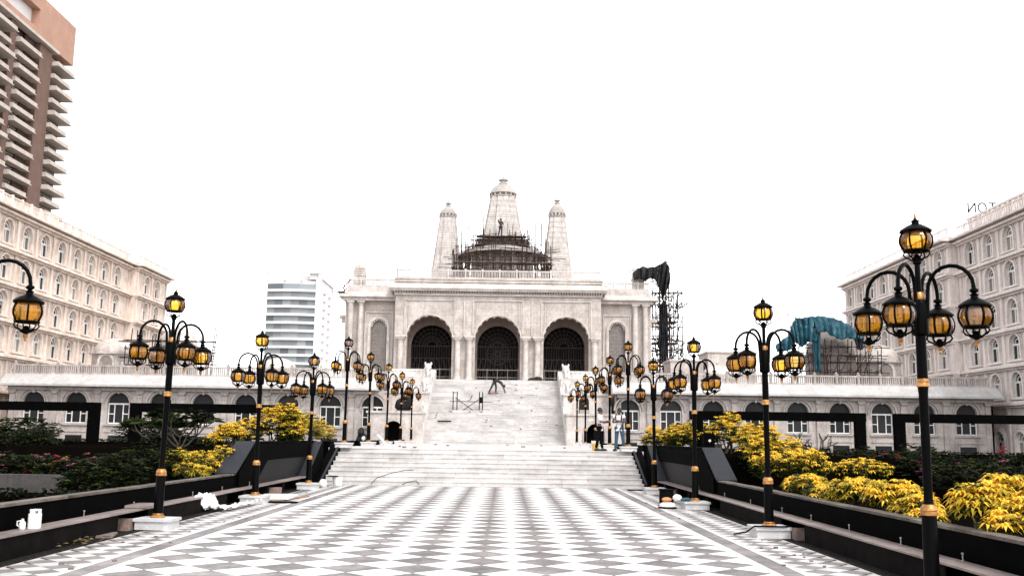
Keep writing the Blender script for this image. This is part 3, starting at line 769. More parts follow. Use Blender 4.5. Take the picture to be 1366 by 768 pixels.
# side wings
for sg in (-1, 1):
    def X(a, b): return (min(sg * a, sg * b), max(sg * a, sg * b))
    T = FY(85.5); cx = sg * 10.45
    part(arch_wall(MB(), T, *X(8.9, 13.45), 5.95, 13.7, 0.45, [(cx, 0.70, 7.3, 11.15, 0, 0)]), 'wing_wall', 'temple')
    part(arch_fill(MB(), T, cx, 0.70, 7.3, 11.15, 0.3), 'jali_window', 'jali')
    jl = MB()
    for k in range(12): jl.box(cx - 0.68, cx + 0.68, 85.76, 85.79, 7.45 + 0.32 * k, 7.5 + 0.32 * k)
    for k in range(-3, 4): jl.box(cx + k * 0.19 - 0.02, cx + k * 0.19 + 0.02, 85.75, 85.78, 7.32, 11.2)
    part(jl, 'jali_bars', 'jali', kind='stuff')
    fr = arch_ring(MB(), T, cx, 11.15, 0.72, 0.95, -0.12, 0.03, 16, 7.2)
    tbox(fr, T, cx - 1.25, cx + 1.25, -0.1, 0.03, 12.4, 12.5); tbox(fr, T, cx - 1.25, cx - 1.15, -0.1, 0.03, 7.3, 12.4); tbox(fr, T, cx + 1.15, cx + 1.25, -0.1, 0.03, 7.3, 12.4)
    tbox(fr, T, cx - 1.2, cx + 1.2, -0.2, 0.02, 7.05, 7.2)
    part(fr, 'window_surround', 'trim')
    sc_ = MB()                                     # scalloped head of the blind window
    for k in range(9):
        a = PI * (k + 0.5) / 9; sc_.ball((cx + 0.66 * math.cos(a), 85.55, 11.15 + 0.66 * math.sin(a)), (0.11, 0.09, 0.11), 8, 4)
    part(sc_, 'scalloped_head', 'trim', kind='stuff')
    for x in (12.02, 12.92): column(sg * x, 85.2, 7.3, 13.4, 0.25)
    part(MB().box(*X(11.6, 13.5), 84.85, 85.5, 6.0, 7.3), 'column_pedestal', 'temple')
    part(MB().box(*X(13.05, 13.44), 85.95, 112, 5.95, 13.7), 'wing_side_wall', 'temple')
    part(MB().box(*X(8.92, 13.6), 84.9, 112, 13.42, 13.7).prism([(84.62, 13.70), (84.62, 13.80), (85.2, 14.2), (112, 14.2), (112, 13.70)], 'x', *X(9.0, 13.95)).box(*X(9.0, 13.3), 85.35, 112, 14.2, 14.72), 'wing_cornice', 'trim')
    part(MB().box(*X(13.44, 14.1), 86.2, 86.9, 12.0, 12.25).box(*X(13.44, 13.9), 86.3, 86.8, 11.6, 12.0), 'bracket', 'trim')
    parapet(*X(9.0, 13.3), 85.5, 14.72, 15.4, 4, 'wing_parapet')
    part(MB().box(*X(9.0, 13.2), 91, 111.9, 13.9, 14.6), 'roof', 'temple')
    # corner kiosk
    kx = sg * 12.4
    kk = MB().box(kx - 0.5, kx + 0.5, 85.75, 86.75, 14.72, 15.75)
    for q in range(4): kk.box(kx - 0.56 + 0.03 * q, kx + 0.56 - 0.03 * q, 85.69 + 0.03 * q, 86.81 - 0.03 * q, 15.75 + 0.2 * q, 15.9 + 0.2 * q)
    kk.lathe([(0.5, 0), (0.48, 0.12), (0.3, 0.3), (0.1, 0.4)], 12, (kx, 86.25, 16.5))
    part(kk, 'corner_kiosk', 'trim')
part(MB().box(-8.9, 8.9, 92, 111.9, 6, 14.9), 'rear_hall', 'temple')
# towers
def shikhara(cx, cy, z0, z1, h0, h1, name, ztop, courses):
    def plan(h):
        a, b = h, h * 0.72; c = h * 0.86
        q = [(a, -b * 0.55), (a, b * 0.55), (c, b * 0.55), (c, c), (b * 0.55, c), (b * 0.55, a)]
        pts = []
        for k in range(4):
            ca, sa = math.cos(PI / 2 * k), math.sin(PI / 2 * k)
            pts += [(x * ca - y * sa, x * sa + y * ca) for x, y in (q[1], q[2], q[3], q[4])] + [(q[5][0] * ca - q[5][1] * sa, q[5][0] * sa + q[5][1] * ca)]
        return pts
    m = MB()
    for i in range(courses):
        f0, f1 = i / courses, (i + 1) / courses
        za, zb = z0 + (z1 - z0) * f0, z0 + (z1 - z0) * f1 - 0.025
        def hh(f): return h0 + (h1 - h0) * (f ** 0.93)
        P, Q = plan(hh(f0)), plan(hh(f1) + 0.004); n = len(P); o = len(m.v)
        m.add([(cx + x, cy + y, za) for x, y in P] + [(cx + x, cy + y, zb) for x, y in Q],
              [tuple(range(n))[::-1], tuple(range(n, 2 * n))] + [(k, (k + 1) % n, n + (k + 1) % n, n + k) for k in range(n)])
        Q2 = plan(hh(f1) - 0.03)
        m.add([(cx + x, cy + y, zb - 0.01) for x, y in Q2] + [(cx + x, cy + y, zb + 0.03) for x, y in Q2],
              [(k, (k + 1) % n, n + (k + 1) % n, n + k) for k in range(n)])
    part(m, name, 'tower')
    s = h1; d = (ztop - z1)
    cap = MB().lathe([(s * 1.02, 0), (s * 1.06, 0.05), (s * 1.06, 0.12), (s * 0.90, 0.14), (s * 0.90, 0.36), (s * 1.10, 0.40), (s * 1.08, 0.47), (s * 0.99, d * 0.32), (s * 0.80, d * 0.46), (s * 0.55, d * 0.58), (s * 0.36, d * 0.64)], 24, (cx, cy, z1))
    part(cap, name.replace('shaft', 'dome'), 'domestone', True)
    ri = MB()
    for k in range(14):
        a = 2 * PI * k / 14; ri.box(cx + s * 0.98 * math.cos(a) - 0.09, cx + s * 0.98 * math.cos(a) + 0.09, cy + s * 0.98 * math.sin(a) - 0.09, cy + s * 0.98 * math.sin(a) + 0.09, z1 + 0.13, z1 + 0.395)
    part(ri, 'dome_beads', 'domestone', kind='stuff')
    fin = MB().lathe([(s * 0.30, d * 0.62), (s * 0.36, d * 0.66), (s * 0.36, d * 0.71), (s * 0.22, d * 0.73), (s * 0.24, d * 0.79), (s * 0.40, d * 0.81), (s * 0.34, d * 0.86), (s * 0.12, d * 0.90), (s * 0.10, d * 0.95), (0.02, d)], 14, (cx, cy, z1))
    part(fin, 'tower_finial', 'domestone', True)
shikhara(-5.15, 94, 14.0, 22.85, 1.95, 0.80, 'side_tower_shaft', 24.7, 17)
shikhara(5.55, 94, 14.0, 23.05, 1.95, 0.80, 'side_tower_shaft', 25.2, 17)
shikhara(0.22, 94, 18.5, 24.95, 2.42, 1.25, 'central_tower_shaft', 27.2, 12)
# central drum with columns and shallow roof
part(MB().lathe([(3.9, 0), (3.9, 1.5), (3.0, 1.55), (3.0, 4.2)], 28, (0.2, 94, 15.0)), 'drum', 'temple', True)
for k in range(20):
    a = 2 * PI * k / 20
    if math.sin(a) < 0.35:
        part(MB().lathe([(0.2, 0), (0.2, 0.15), (0.14, 0.2), (0.14, 2.3), (0.22, 2.45), (0.22, 2.6)], 8, (0.2 + 3.45 * math.cos(a), 94 + 3.45 * math.sin(a), 16.55)), 'drum_column', 'trim', True)
part(MB().lathe([(3.3, 2.62), (4.35, 2.45), (4.4, 2.52), (3.9, 2.95), (3.2, 3.25), (2.2, 3.45)], 32, (0.2, 94, 16.5)), 'drum_roof', 'domestone', True)
part(MB().box(-2.0, 2.4, 92, 96, 19.5, 20.3).box(-2.2, 2.6, 91.8, 96.2, 20.3, 20.5), 'drum_upper_block', 'tower')

# flanking terraces of the grand stairs
for sg, wd in ((-1, 'left'), (1, 'right')):
    def X(a, b): return (min(sg * a, sg * b), max(sg * a, sg * b))
    fl = thing('stair_terrace', f'stepped white marble terrace with carved balustrade, {wd} of the grand stairs', 'terrace', (sg * 7, 69.5, LZ))
    # front block with arched niche
    cx = sg * 7.1
    arch_wall(MB(), FY(69.5), *X(5.06, 8.95), LZ, 3.32, 0.5, [(cx, 0.62, LZ, 2.2, 0, 0)], 8).build('front_wall', 'trim', fl)
    MB().box(*X(5.06, 8.95), 70.0, 73.5, LZ - 0.2, 3.32).build('front_block', 'trim', fl)
    arch_fill(MB(), FY(69.5), cx, 0.62, LZ, 2.2, 0.46).build('niche_back', 'granite', fl)
    arch_ring(MB(), FY(69.5), cx, 2.15, 0.64, 0.9, -0.1, 0.02, 6, LZ).build('niche_surround', 'temple', fl)
    MB().box(*X(5.03, 9.05), 69.4, 73.6, 3.322, 3.48).build('cap_moulding', 'trim', fl)
    MB().box(*X(5.06, 8.6), 73.6, 77.2, LZ, 4.9).build('middle_block', 'trim', fl)
    MB().box(*X(5.04, 8.7), 73.5, 77.25, 4.903, 5.05).build('cap_moulding', 'trim', fl)
    MB().box(*X(5.06, 8.3), 77.2, 81.4, LZ, 6.39).build('rear_block', 'trim', fl)
    # sloping carved parapet beside the steps
    MB().prism([(69.6, LZ), (71.0, LZ), (81.4, 6.2), (81.4, 7.15), (80.5, 7.15), (71.0, 2.85), (70.2, 2.75), (69.6, 2.2)], 'x', *X(5.02, 5.30)).build('sloping_parapet', 'carved', fl)
    # carved crouching guardian shapes at the ends of each level
    def carving(x, y, z, s):
        m = MB(); m.ball((x, y, z + 0.32 * s), (0.34 * s, 0.5 * s, 0.36 * s), 10, 7, 0.05); m.ball((x, y - 0.38 * s, z + 0.78 * s), (0.24 * s, 0.25 * s, 0.26 * s), 10, 6, 0.06)
        m.ball((x - 0.2 * s, y - 0.3 * s, z + 1.02 * s), (0.07 * s, 0.06 * s, 0.12 * s), 6, 4); m.ball((x + 0.2 * s, y - 0.3 * s, z + 1.02 * s), (0.07 * s, 0.06 * s, 0.12 * s), 6, 4)
        m.tube([(x, y - 0.5 * s, z + 0.75 * s), (x, y - 0.68 * s, z + 0.5 * s), (x, y - 0.66 * s, z + 0.15 * s)], [0.12 * s, 0.09 * s, 0.05 * s], 8)
        for a in (-1, 1): m.tube([(x + a * 0.2 * s, y - 0.25 * s, z + 0.6 * s), (x + a * 0.22 * s, y - 0.42 * s, z)], [0.12 * s, 0.1 * s], 8)
        m.box(x - 0.42 * s, x + 0.42 * s, y - 0.75 * s, y + 0.55 * s, z - 0.01, z + 0.08 * s)
        return m
    carving(sg * 5.6, 77.6, 5.06, 1.15).build('carved_guardian', 'carved', fl, True)
    carving(sg * 5.62, 80.6, 6.4, 1.2).build('carved_guardian', 'carved', fl, True)
    carving(sg * 5.6, 74.4, 3.5, 1.1).build('carved_guardian', 'carved', fl, True)
    # balustrades at upper level
    for (x0, x1, y, z0, z1) in ((5.4, 8.2, 77.25, 5.05, 5.85), (5.9, 8.9, 81.45, 6.4, 7.25), (5.4, 8.5, 73.7, 3.48, 4.1)):
        a, b = X(x0, x1); m = MB().box(a, b, y - 0.07, y + 0.07, z0, z0 + 0.15).box(a, b, y - 0.09, y + 0.09, z1 - 0.14, z1).box(a, b, y - 0.03, y + 0.03, z0 + 0.15, z1 - 0.14)
        nb = 8
        for k in range(nb + 1):
            xx = a + (b - a) * k / nb; m.box(xx - 0.07, xx + 0.07, y - 0.08, y + 0.08, z0 + 0.15, z1 - 0.14)
        m.build('balustrade', 'carved', fl)
        for xx in (a, b): MB().box(xx - 0.15, xx + 0.15, y - 0.15, y + 0.15, z0, z1 + 0.06).lathe([(0.16, 0), (0.1, 0.08), (0.13, 0.16), (0.02, 0.3)], 8, (xx, y, z1 + 0.06)).build('balustrade_post', 'carved', fl)

# wrapped statues on the terraces
def lumps(m, items, jit=0.08):
    for (x, y, z, a, b, c) in items: m.ball((x, y, z), (a, b, c), 12, 8, jit)
    return m
st = thing('covered_statue', 'statue wrapped in black sheeting on the left stair terrace', 'statue', (-6.4, 71.2, 3.48))
lumps(MB(), [(-6.35, 71.2, 4.25, 0.42, 0.45, 0.85), (-6.75, 71.1, 3.95, 0.5, 0.4, 0.48), (-6.2, 71.1, 4.95, 0.26, 0.28, 0.3)]).build('sheeting', 'blacktarp', st, True)
MB().box(-7.2, -5.5, 70.8, 71.6, 3.475, 3.56).build('statue_base', 'block', st)
st = thing('covered_box', 'upright box wrapped in black sheet on the right stair terrace', 'box', (6.32, 70.2, 3.48))
MB().prism([(5.98, 3.5), (6.68, 3.5), (6.66, 4.45), (6.55, 4.62), (6.1, 4.6), (6.0, 4.45)], 'y', 69.9, 70.5).build('wrapping', 'blacktarp', st)
MB().box(6.0, 6.66, 69.87, 69.895, 3.5, 3.75).build('grey_panel', 'steel', st)

# ------------------------------------------------------------------ arcaded wings either side
WINA_T = FY(0)
def arcade(sg, wd, centres, u0, u1):
    ar = thing('arcade_building', f'long single-storey stone building with arched windows and white eave on the {wd}', 'building', ((u0 + u1) / 2, 72, 0))
    ops = [(c, 0.78, 2.33, 3.80, 0, 0) for c in centres]
    arch_wall(MB(), FY(72), u0, u1, 0.2, 5.0, 0.35, ops, 14, False).build('wall', 'arcade', ar)
    MB().box(u0, u1, 72.36, 92, 0.2, 5.9).build('rear_block', 'arcade', ar)
    for e in (u0, u1 - 0.3): MB().box(e, e + 0.3, 72.0, 72.36, 0.2, 4.99).build('end_wall', 'arcade', ar)
    e0, e1 = u0 - 0.4, u1 + 0.45
    MB().prism([(71.15, 4.98), (71.15, 5.13), (72.2, 5.88), (74, 5.88), (74, 4.98)], 'x', e0, e1).build('eave', 'eave', ar)
    MB().box(u0 + 0.02, u1 - 0.02, 71.75, 72.0, 4.72, 4.975).build('cornice', 'arcade', ar)
    # parapet in bays
    n = int((u1 - u0) / 1.55); L_ = (u1 - u0) / n
    pm = MB().box(0, 0.2, -0.12, 0.12, 0, 0.82).box(0.2, L_, -0.08, 0.08, 0, 0.13).box(0.2, L_, -0.09, 0.09, 0.6, 0.72)
    for q in range(1, 9): pm.box(0.2 + (L_ - 0.2) * q / 9 - 0.045, 0.2 + (L_ - 0.2) * q / 9 + 0.045, -0.06, 0.06, 0.13, 0.6)
    pm.lathe([(0.07, 0.82), (0.1, 0.87), (0.02, 0.97)], 8, (0.1, 0, 0))
    pme = pm.mesh('parapet_panel', 'arcade')
    for k in range(n): link('parapet_panel', pme, ar, None, (u0 + L_ * k - (u0 + u1) / 2, 72.45 - 72, 5.88))
    # window joinery
    wm = MB()
    for (a, b, c, d) in ((-0.77, -0.70, 2.35, 3.83), (0.70, 0.77, 2.35, 3.83), (-0.34, -0.28, 2.42, 3.72), (0.28, 0.34, 2.42, 3.72), (-0.70, 0.70, 2.35, 2.42), (-0.70, 0.70, 3.72, 3.83),
                         (-0.70, -0.34, 3.02, 3.08), (0.34, 0.70, 3.02, 3.08)):
        wm.box(a, b, 0.18, 0.26, c, d)
    wme = wm.mesh('window', 'winframe')
    gme = arch_fill(MB(), FY(0), 0, 0.78, 2.33, 3.80, 0.24).mesh('pane', 'panearc')
    trims = [(n_, mb_.mesh(n_, 'arcade')) for n_, mb_ in (('arch_trim', arch_ring(MB(), FY(0), 0, 3.80, 0.80, 0.90, -0.06, 0.02, 16, 3.5)), ('outer_arch_trim', arch_ring(MB(), FY(0), 0, 3.80, 0.98, 1.10, -0.11, 0.02, 16)),
             ('sill', MB().box(-0.95, 0.95, -0.12, 0.02, 2.2, 2.33)), ('base_moulding', MB().box(-0.9, 0.9, -0.05, 0.02, 1.72, 1.78)), ('keystone', MB().box(-0.07, 0.07, -0.16, 0.02, 4.5, 4.715)))]
    vm = MB().box(-0.6, 0.6, -0.012, 0.0, 1.0, 1.5).mesh('basement_vent', 'panearc')
    bs = (u0 + u1) / 2
    for c in centres:
        o = link('window', wme, ar, None, (c - bs, 0, 0)); link('pane', gme, o, None, (0, 0, 0))
        [link(n_, me_, ar, None, (c - bs, 0, 0)) for n_, me_ in trims]; link('basement_vent', vm, ar, None, (c - bs, 0, 0))
    pl = MB().box(-0.2, 0.2, -0.12, 0.02, 0.2, 4.55).box(-0.28, 0.28, -0.2, 0.02, 4.55, 4.72).box(-0.24, 0.24, -0.16, 0.02, 3.55, 3.68).box(-0.26, 0.26, -0.18, 0.02, 0.2, 1.0)
    pl.tube([(-0.18, -0.14, 4.5), (0.18, -0.14, 4.5)], 0.09, 8)
    plm = pl.mesh('pilaster', 'arcade')
    cs = sorted(centres); sp = 3.09
    for c in [cs[0] - sp / 2] + [c + sp / 2 for c in cs]:
        if u0 + 0.3 < c < u1 - 0.25: link('pilaster', plm, ar, None, (c - bs, 0, 0))
    return ar
arcade(-1, 'left', [-(8.95 + 3.085 * k) for k in range(9)], -35.5, -8.9)
arcade(1, 'right', [9.75 + 3.095 * k for k in range(9)], 8.9, 36.45)

# ------------------------------------------------------------------ hotels
def hotel(sg, wd, x0, floors, bays, y0, y1, label, pav):
    """facade in plane x0 facing the axis. bays = list of window y; pav=(ya,yb) projecting pavilion"""
    WM, WT = ('hotel', 'hoteltrim') if sg < 0 else ('hotelshade', 'hotelshadetrim')
    ho = thing('hotel_building', label, 'building', (sg * 46, (y0 + y1) / 2, 0))
    base = (-sg * 46, -(y0 + y1) / 2, 0)
    T0 = FXp if sg < 0 else FXm
    def plane(off): return T0(sg * x0 + (-sg) * off)     # off>0 projects towards the axis
    secs = [(y0, pav[0], 0.0), (pav[0], pav[1], 0.7)] if pav[1] >= y1 - 0.1 else [(y0, pav[0], 0.0), (pav[0], pav[1], 0.7), (pav[1], y1, 0.0)]
    ztop = floors[-1][1]
    wmb = MB(); Tl = plane(0.0)
    # shared window meshes, local to (sg*x0, y)
    TW = (lambda u, d, z: (-d, u, z)) if sg < 0 else (lambda u, d, z: (d, u, z))
    sur = arch_ring(MB(), TW, 0, 1.14, 0.72, 0.88, -0.14, 0.02, 12, 0.0); arch_ring(sur, TW, 0, 1.14, 0.93, 1.02, -0.07, 0.02, 12, 0.0)
    tbox(sur, TW, -1.05, 1.05, -0.2, 0.02, -0.14, 0.0)
    fr = MB()
    for (a, b, c, d) in ((-0.70, -0.60, 0, 1.14), (0.60, 0.70, 0, 1.14), (-0.06, 0.06, 0.0, 1.1), (-0.60, 0.60, 0, 0.09), (-0.60, 0.60, 1.06, 1.2)):
        tbox(fr, TW, a, b, 0.12, 0.2, c, d)
    arch_ring(fr, TW, 0, 1.14, 0.60, 0.70, 0.12, 0.2, 12)
    for (a, b) in ((-0.26, 0.26), ): arch_ring(fr, TW, 0, 1.2, 0.3, 0.37, 0.13, 0.2, 8)
    sme = sur.mesh('window', WT); fme = fr.mesh('frame', 'winframe')
    gme = arch_fill(MB(), TW, 0, 0.70, 0.0, 1.14, 0.22, 12).mesh('pane', 'pane')
    pil = MB(); tbox(pil, TW, -0.16, 0.16, -0.12, 0.02, 0, 1.0)
    pme = pil.mesh('pilaster', WT)
    for fi, (zb, zt) in enumerate(floors):
        for (a, b, off) in secs:
            bb = [y for y in bays if a + 0.4 < y < b - 0.4]
            sill = zb + 0.55 if fi else zb + 0.5
            m = arch_wall(MB(), plane(off), a, b, zb, zt, 0.4, [(y, 0.70, sill, sill + 1.14, 0, 0) for y in bb], 12, False)
            m.build('storey_wall', WM, ho)
            for y in bb:
                L0 = (sg * x0 - sg * off + base[0], y + base[1], sill)
                o = link('window', sme, ho, None, L0); link('frame', fme, o, None, (0, 0, 0)); link('pane', gme, o, None, (0, 0, 0))
            ys = sorted(bb)
            pys = [(p + q) / 2 for p, q in zip(ys[:-1], ys[1:])] + [a + 0.25, b - 0.25]
            for y in pys:
                o = link('pilaster', pme, ho, None, (sg * x0 - sg * off + base[0], y + base[1], zb + 0.3)); o.scale = (1, 1, zt - zb - 0.45)
            # band course at the top of the storey
            T = plane(off); cm = MB()
            pr = 0.55 if fi == len(floors) - 1 else 0.5
            tbox(cm, T, a - 0.02, b + 0.02, -pr * 0.5, 0.3, zt - 0.16, zt - 0.003); tbox(cm, T, a - (0.1 if off else 0.0), b + (0.1 if off else 0.0), -pr, 0.3, zt, zt + 0.16)
            tbox(cm, T, a - 0.02, b + 0.02, -pr * 0.55, 0.3, zt + 0.163, zt + 0.3)
            cm.build('band_course', WT, ho)
    # core behind the facade
    xa, xb = sorted((sg * (x0 + 0.41), sg * 58)); MB().box(xa, xb, y0, y1, 0, ztop + 0.3).build('core', WM, ho)
    for (a, b, off) in secs:
        if off:
            for e in (a, b - 0.01):
                xa, xb = sorted((sg * (x0 - off + 0.402), sg * (x0 + 0.41))); MB().box(xa, xb, e, e + 0.012, 0, ztop).build('return_wall', WM, ho)
    # roof slab and parapet
    for (a, b, off) in secs:
        T = plane(off); m = MB(); tbox(m, T, a - 0.3 * (off > 0), b + 0.35, -0.85, 2.0, ztop + 0.30, ztop + 0.48); tbox(m, T, a, b + 0.1, -0.3, 2.0, ztop + 0.483, ztop + 0.7)
        m.build('cornice', WT, ho)
        n = max(2, int((b - a) / 1.55)); L_ = (b - a) / n
        pm = MB(); z = 0
        tbox(pm, TW, 0, 0.16, -0.08, 0.08, 0, 0.88); tbox(pm, TW, 0.16, L_, -0.06, 0.06, 0, 0.10); tbox(pm, TW, 0.16, L_, -0.05, 0.05, 0.70, 0.78)
        for q in range(1, (6 if sg < 0 else 4)):
            uu = 0.16 + (L_ - 0.16) * q / (6 if sg < 0 else 4); tbox(pm, TW, uu - 0.03, uu + 0.03, -0.03, 0.03, 0.12, 0.70)
        pme2 = pm.mesh('parapet_panel', WT)
        for k in range(n): link('parapet_panel', pme2, ho, None, (sg * x0 - sg * (off + 0.1) + base[0], a + L_ * k + base[1], ztop + 0.7))
    return ho
FL = [(0.3, 4.55), (4.55, 7.3), (7.3, 9.95), (9.95, 12.75), (12.75, 15.5), (15.5, 18.3)]
baysL = [58.55 + 3.09 * k for k in range(13)] + [98.4 - 0.8, 102.2, 105.3]
hotel(-1, 'left', 38.0, FL, [59.1 + 3.085 * k for k in range(13)] + [102.2, 105.3], 56, 108.4, 'five-storey cream hotel with rows of arched windows on the left', (99.4, 108.4))
FR_ = [(0.3, 4.55), (4.55, 7.3), (7.3, 9.95), (9.95, 12.75), (12.75, 15.4), (15.4, 17.95)]
HR = hotel(1, 'right', 38.0, FR_, [59.0 + 3.04 * k for k in range(7)] + [81.4 + 3.07 * k for k in range(8)], 56, 104.3, 'grey-pink hotel with arched windows and roof letters on the right', (79.3, 104.3))
# raised parapet block on the near part of the right hotel
MB().box(38.6, 39.1, 56, 78.6, 18.5, 19.9).box(38.5, 39.2, 56, 78.7, 19.9, 20.05).build('attic_wall', 'hotelshadetrim', HR)
at = MB()
for k in range(15): at.box(38.48, 38.6, 56.3 + 1.55 * k, 56.55 + 1.55 * k, 18.65, 19.9)
at.build('attic_pilasters', 'hotelshadetrim', HR, kind='stuff')
# roof sign seen from behind: the letters read mirrored
sign = thing('roof_sign', 'dark roof letters seen from behind above the right hotel parapet', 'sign', (40.0, 79.5, 19.0))
def letter(strokes, xc):
    m = MB()
    for (a_, c_, d_, e_) in strokes: m.tube([(xc + a_, 81.3, 21.27 + c_), (xc + d_, 81.3, 21.27 + e_)], 0.06, 4)
    return m
H_ = 0.80
letter([(0.3, 0, 0.3, H_), (-0.3, 0, -0.3, H_), (-0.3, 0, 0.3, H_)], 40.3).build('letter', 'lampblack', sign)
MB().tube([(41.2 + 0.34 * math.cos(2 * PI * k / 20), 81.3, 21.67 + 0.4 * math.sin(2 * PI * k / 20)) for k in range(21)], 0.06, 4).build('letter', 'lampblack', sign)
letter([(0, 0, 0, H_), (-0.33, H_, 0.33, H_)], 42.1).build('letter', 'lampblack', sign)
sf = MB()
for x in (40.0, 40.6, 41.2, 42.1): sf.tube([(x, 81.35, 18.5), (x, 81.35, 21.4)], 0.025, 4)
sf.tube([(39.9, 81.36, 21.2), (42.6, 81.36, 21.2)], 0.025, 4)
sf.build('support_frame', 'steel', sign)

# ------------------------------------------------------------------ brown tower block, far white tower
bt = thing('tower_block', 'tall brown apartment tower with stacked white balconies, upper left', 'building', (-132, 230, 0))
TX = FXp(-120.7)
def zz_(z): return (z - 1.72) * 2 + 1.72
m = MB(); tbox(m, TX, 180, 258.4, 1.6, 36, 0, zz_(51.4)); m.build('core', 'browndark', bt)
m = MB()
tbox(m, TX, 180, 234, -0.6, 36, zz_(55.2), zz_(57.1)); tbox(m, TX, 238.8, 259.2, -0.6, 36, zz_(51.6), zz_(57.1)); tbox(m, TX, 180, 238.8, -0.6, 36, zz_(51.6), zz_(52.6)); tbox(m, TX, 234.0, 238.8, -0.6, 36, zz_(55.2), zz_(57.1))
m.build('crown_wall', 'brown', bt)
m = MB(); tbox(m, TX, 180, 238.8, 1.6, 36, zz_(52.6), zz_(55.2)); m.build('crown_recess', 'towerwhite', bt)
m = MB(); tbox(m, TX, 180, 249.2, -1.4, 0.8, zz_(51.2), zz_(51.6)); m.build('crown_ledge', 'balcony', bt)
for (a, b) in ((241.0, 247.6), (226.0, 228.6)):
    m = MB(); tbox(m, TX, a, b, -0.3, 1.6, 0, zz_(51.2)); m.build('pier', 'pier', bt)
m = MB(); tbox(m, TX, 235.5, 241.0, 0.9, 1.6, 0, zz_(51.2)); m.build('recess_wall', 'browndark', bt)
FH = 3.35
for (a, b, pr, zo) in ((248.2, 258.4, 2.0, 0.0), (229.2, 240.4, 1.5, 1.2), (208, 225.6, 2.6, 0.5), (186, 207, 1.5, 1.6)):
    for par in (0, 1):                       # deep and shallow storeys alternate
        p_ = pr * (1.0 if par == 0 else 0.62)
        bal = MB(); tbox(bal, TX, a, b - 0.6 * par, -p_, 1.5, 0.0, 0.25); tbox(bal, TX, a + 0.1, b - 0.5 - 0.6 * par, -p_ * 0.94, -p_ * 0.94 + 0.16, 0.25, 1.1)
        tbox(bal, TX, a, a + 0.2, -p_ * 0.9, 1.5, 0.25, 1.2); tbox(bal, TX, b - 0.7 - 0.6 * par, b - 0.5 - 0.6 * par, -p_ * 0.9, 1.5, 0.25, 1.2)
        bme = bal.mesh('balcony', 'balcony')
        wi = MB(); tbox(wi, TX, a + 0.4, b - 0.8, 1.38, 1.55, 0.3, 2.9); wme = wi.mesh('window', 'voiddark')
        wf = MB()
        for k in range(5): tbox(wf, TX, a + 0.4 + (b - a - 1.3) * k / 4, a + 0.52 + (b - a - 1.3) * k / 4, 1.25, 1.37, 0.3, 2.85)
        tbox(wf, TX, a + 0.35, b - 0.7, 1.22, 1.38, 2.8, 2.95)
        wfm = wf.mesh('frame', 'balcony')
        for k in range(par, 19, 2):
            z = zz_(51.2) - FH * (k + 1) - zo
            if z < 40: break
            link('balcony', bme, bt, None, (132, -230, z)); o = link('window', wme, bt, None, (132, -230, z)); link('frame', wfm, o, None, (0, 0, 0))
ft = thing('distant_tower', 'distant white high-rise with bands of blue-grey glass', 'building', (-82, 390, 0))
MB().box(-93.0, -72.6, 381, 408, 0, 61.5).build('core', 'towerwhite', ft)
MB().box(-74.2, -72.2, 380, 407, 0, 62.2).build('corner_wall', 'towerwhite', ft)
fh = 3.17
def curve(x): return 380.2 - 1.1 * math.sin(PI * (x + 93.3) / 19.3)
xs = [-93.3 + 19.3 * k / 12 for k in range(13)]
for k in range(19):
    z = 60.3 - fh * k
    gl = MB()
    pts = [(x, curve(x) + 0.35) for x in xs] + [(xs[-1], 381.2), (xs[0], 381.2)]
    for q in range(6):
        pp = pts[q * 2:q * 2 + 3]; MB().prism(pp + [(pp[-1][0], 381.4), (pp[0][0], 381.4)], 'z', z - fh + 0.8, z - 0.1).build('window_band', 'towerglass', ft)
    pts = [(x, curve(x) - 0.5) for x in xs] + [(xs[-1], 381.2), (xs[0], 381.2)]
    MB().prism(pts, 'z', z - fh - 0.1, z - fh + 0.85).build('floor_band', 'towerwhite', ft)
    o = MB().box(-72.2, -71.3, 385, 389, z - fh, z - fh + 1.2).box(-72.2, -71.3, 396, 400, z - fh, z - fh + 1.2); o.build('balcony', 'towerwhite', ft)
rf = MB()
for x in (-93, -86.5, -80, -73): rf.box(x - 0.35, x + 0.35, 380.2, 381, 61.5, 65)
rf.box(-93.4, -72.6, 380, 381.2, 64.4, 65.1).box(-93, -86.5, 384, 388, 61.5, 63.3).box(-80, -73, 384, 390, 61.5, 64.0)
rf.build('roof_frame', 'towerwhite', ft)
MB().prism([(381, 62.2), (407, 62.2), (407, 63.5), (394, 66.3), (384, 66.5), (381, 65.8)], 'x', -77, -71.6).build('roof_block', 'towerwhite', ft)

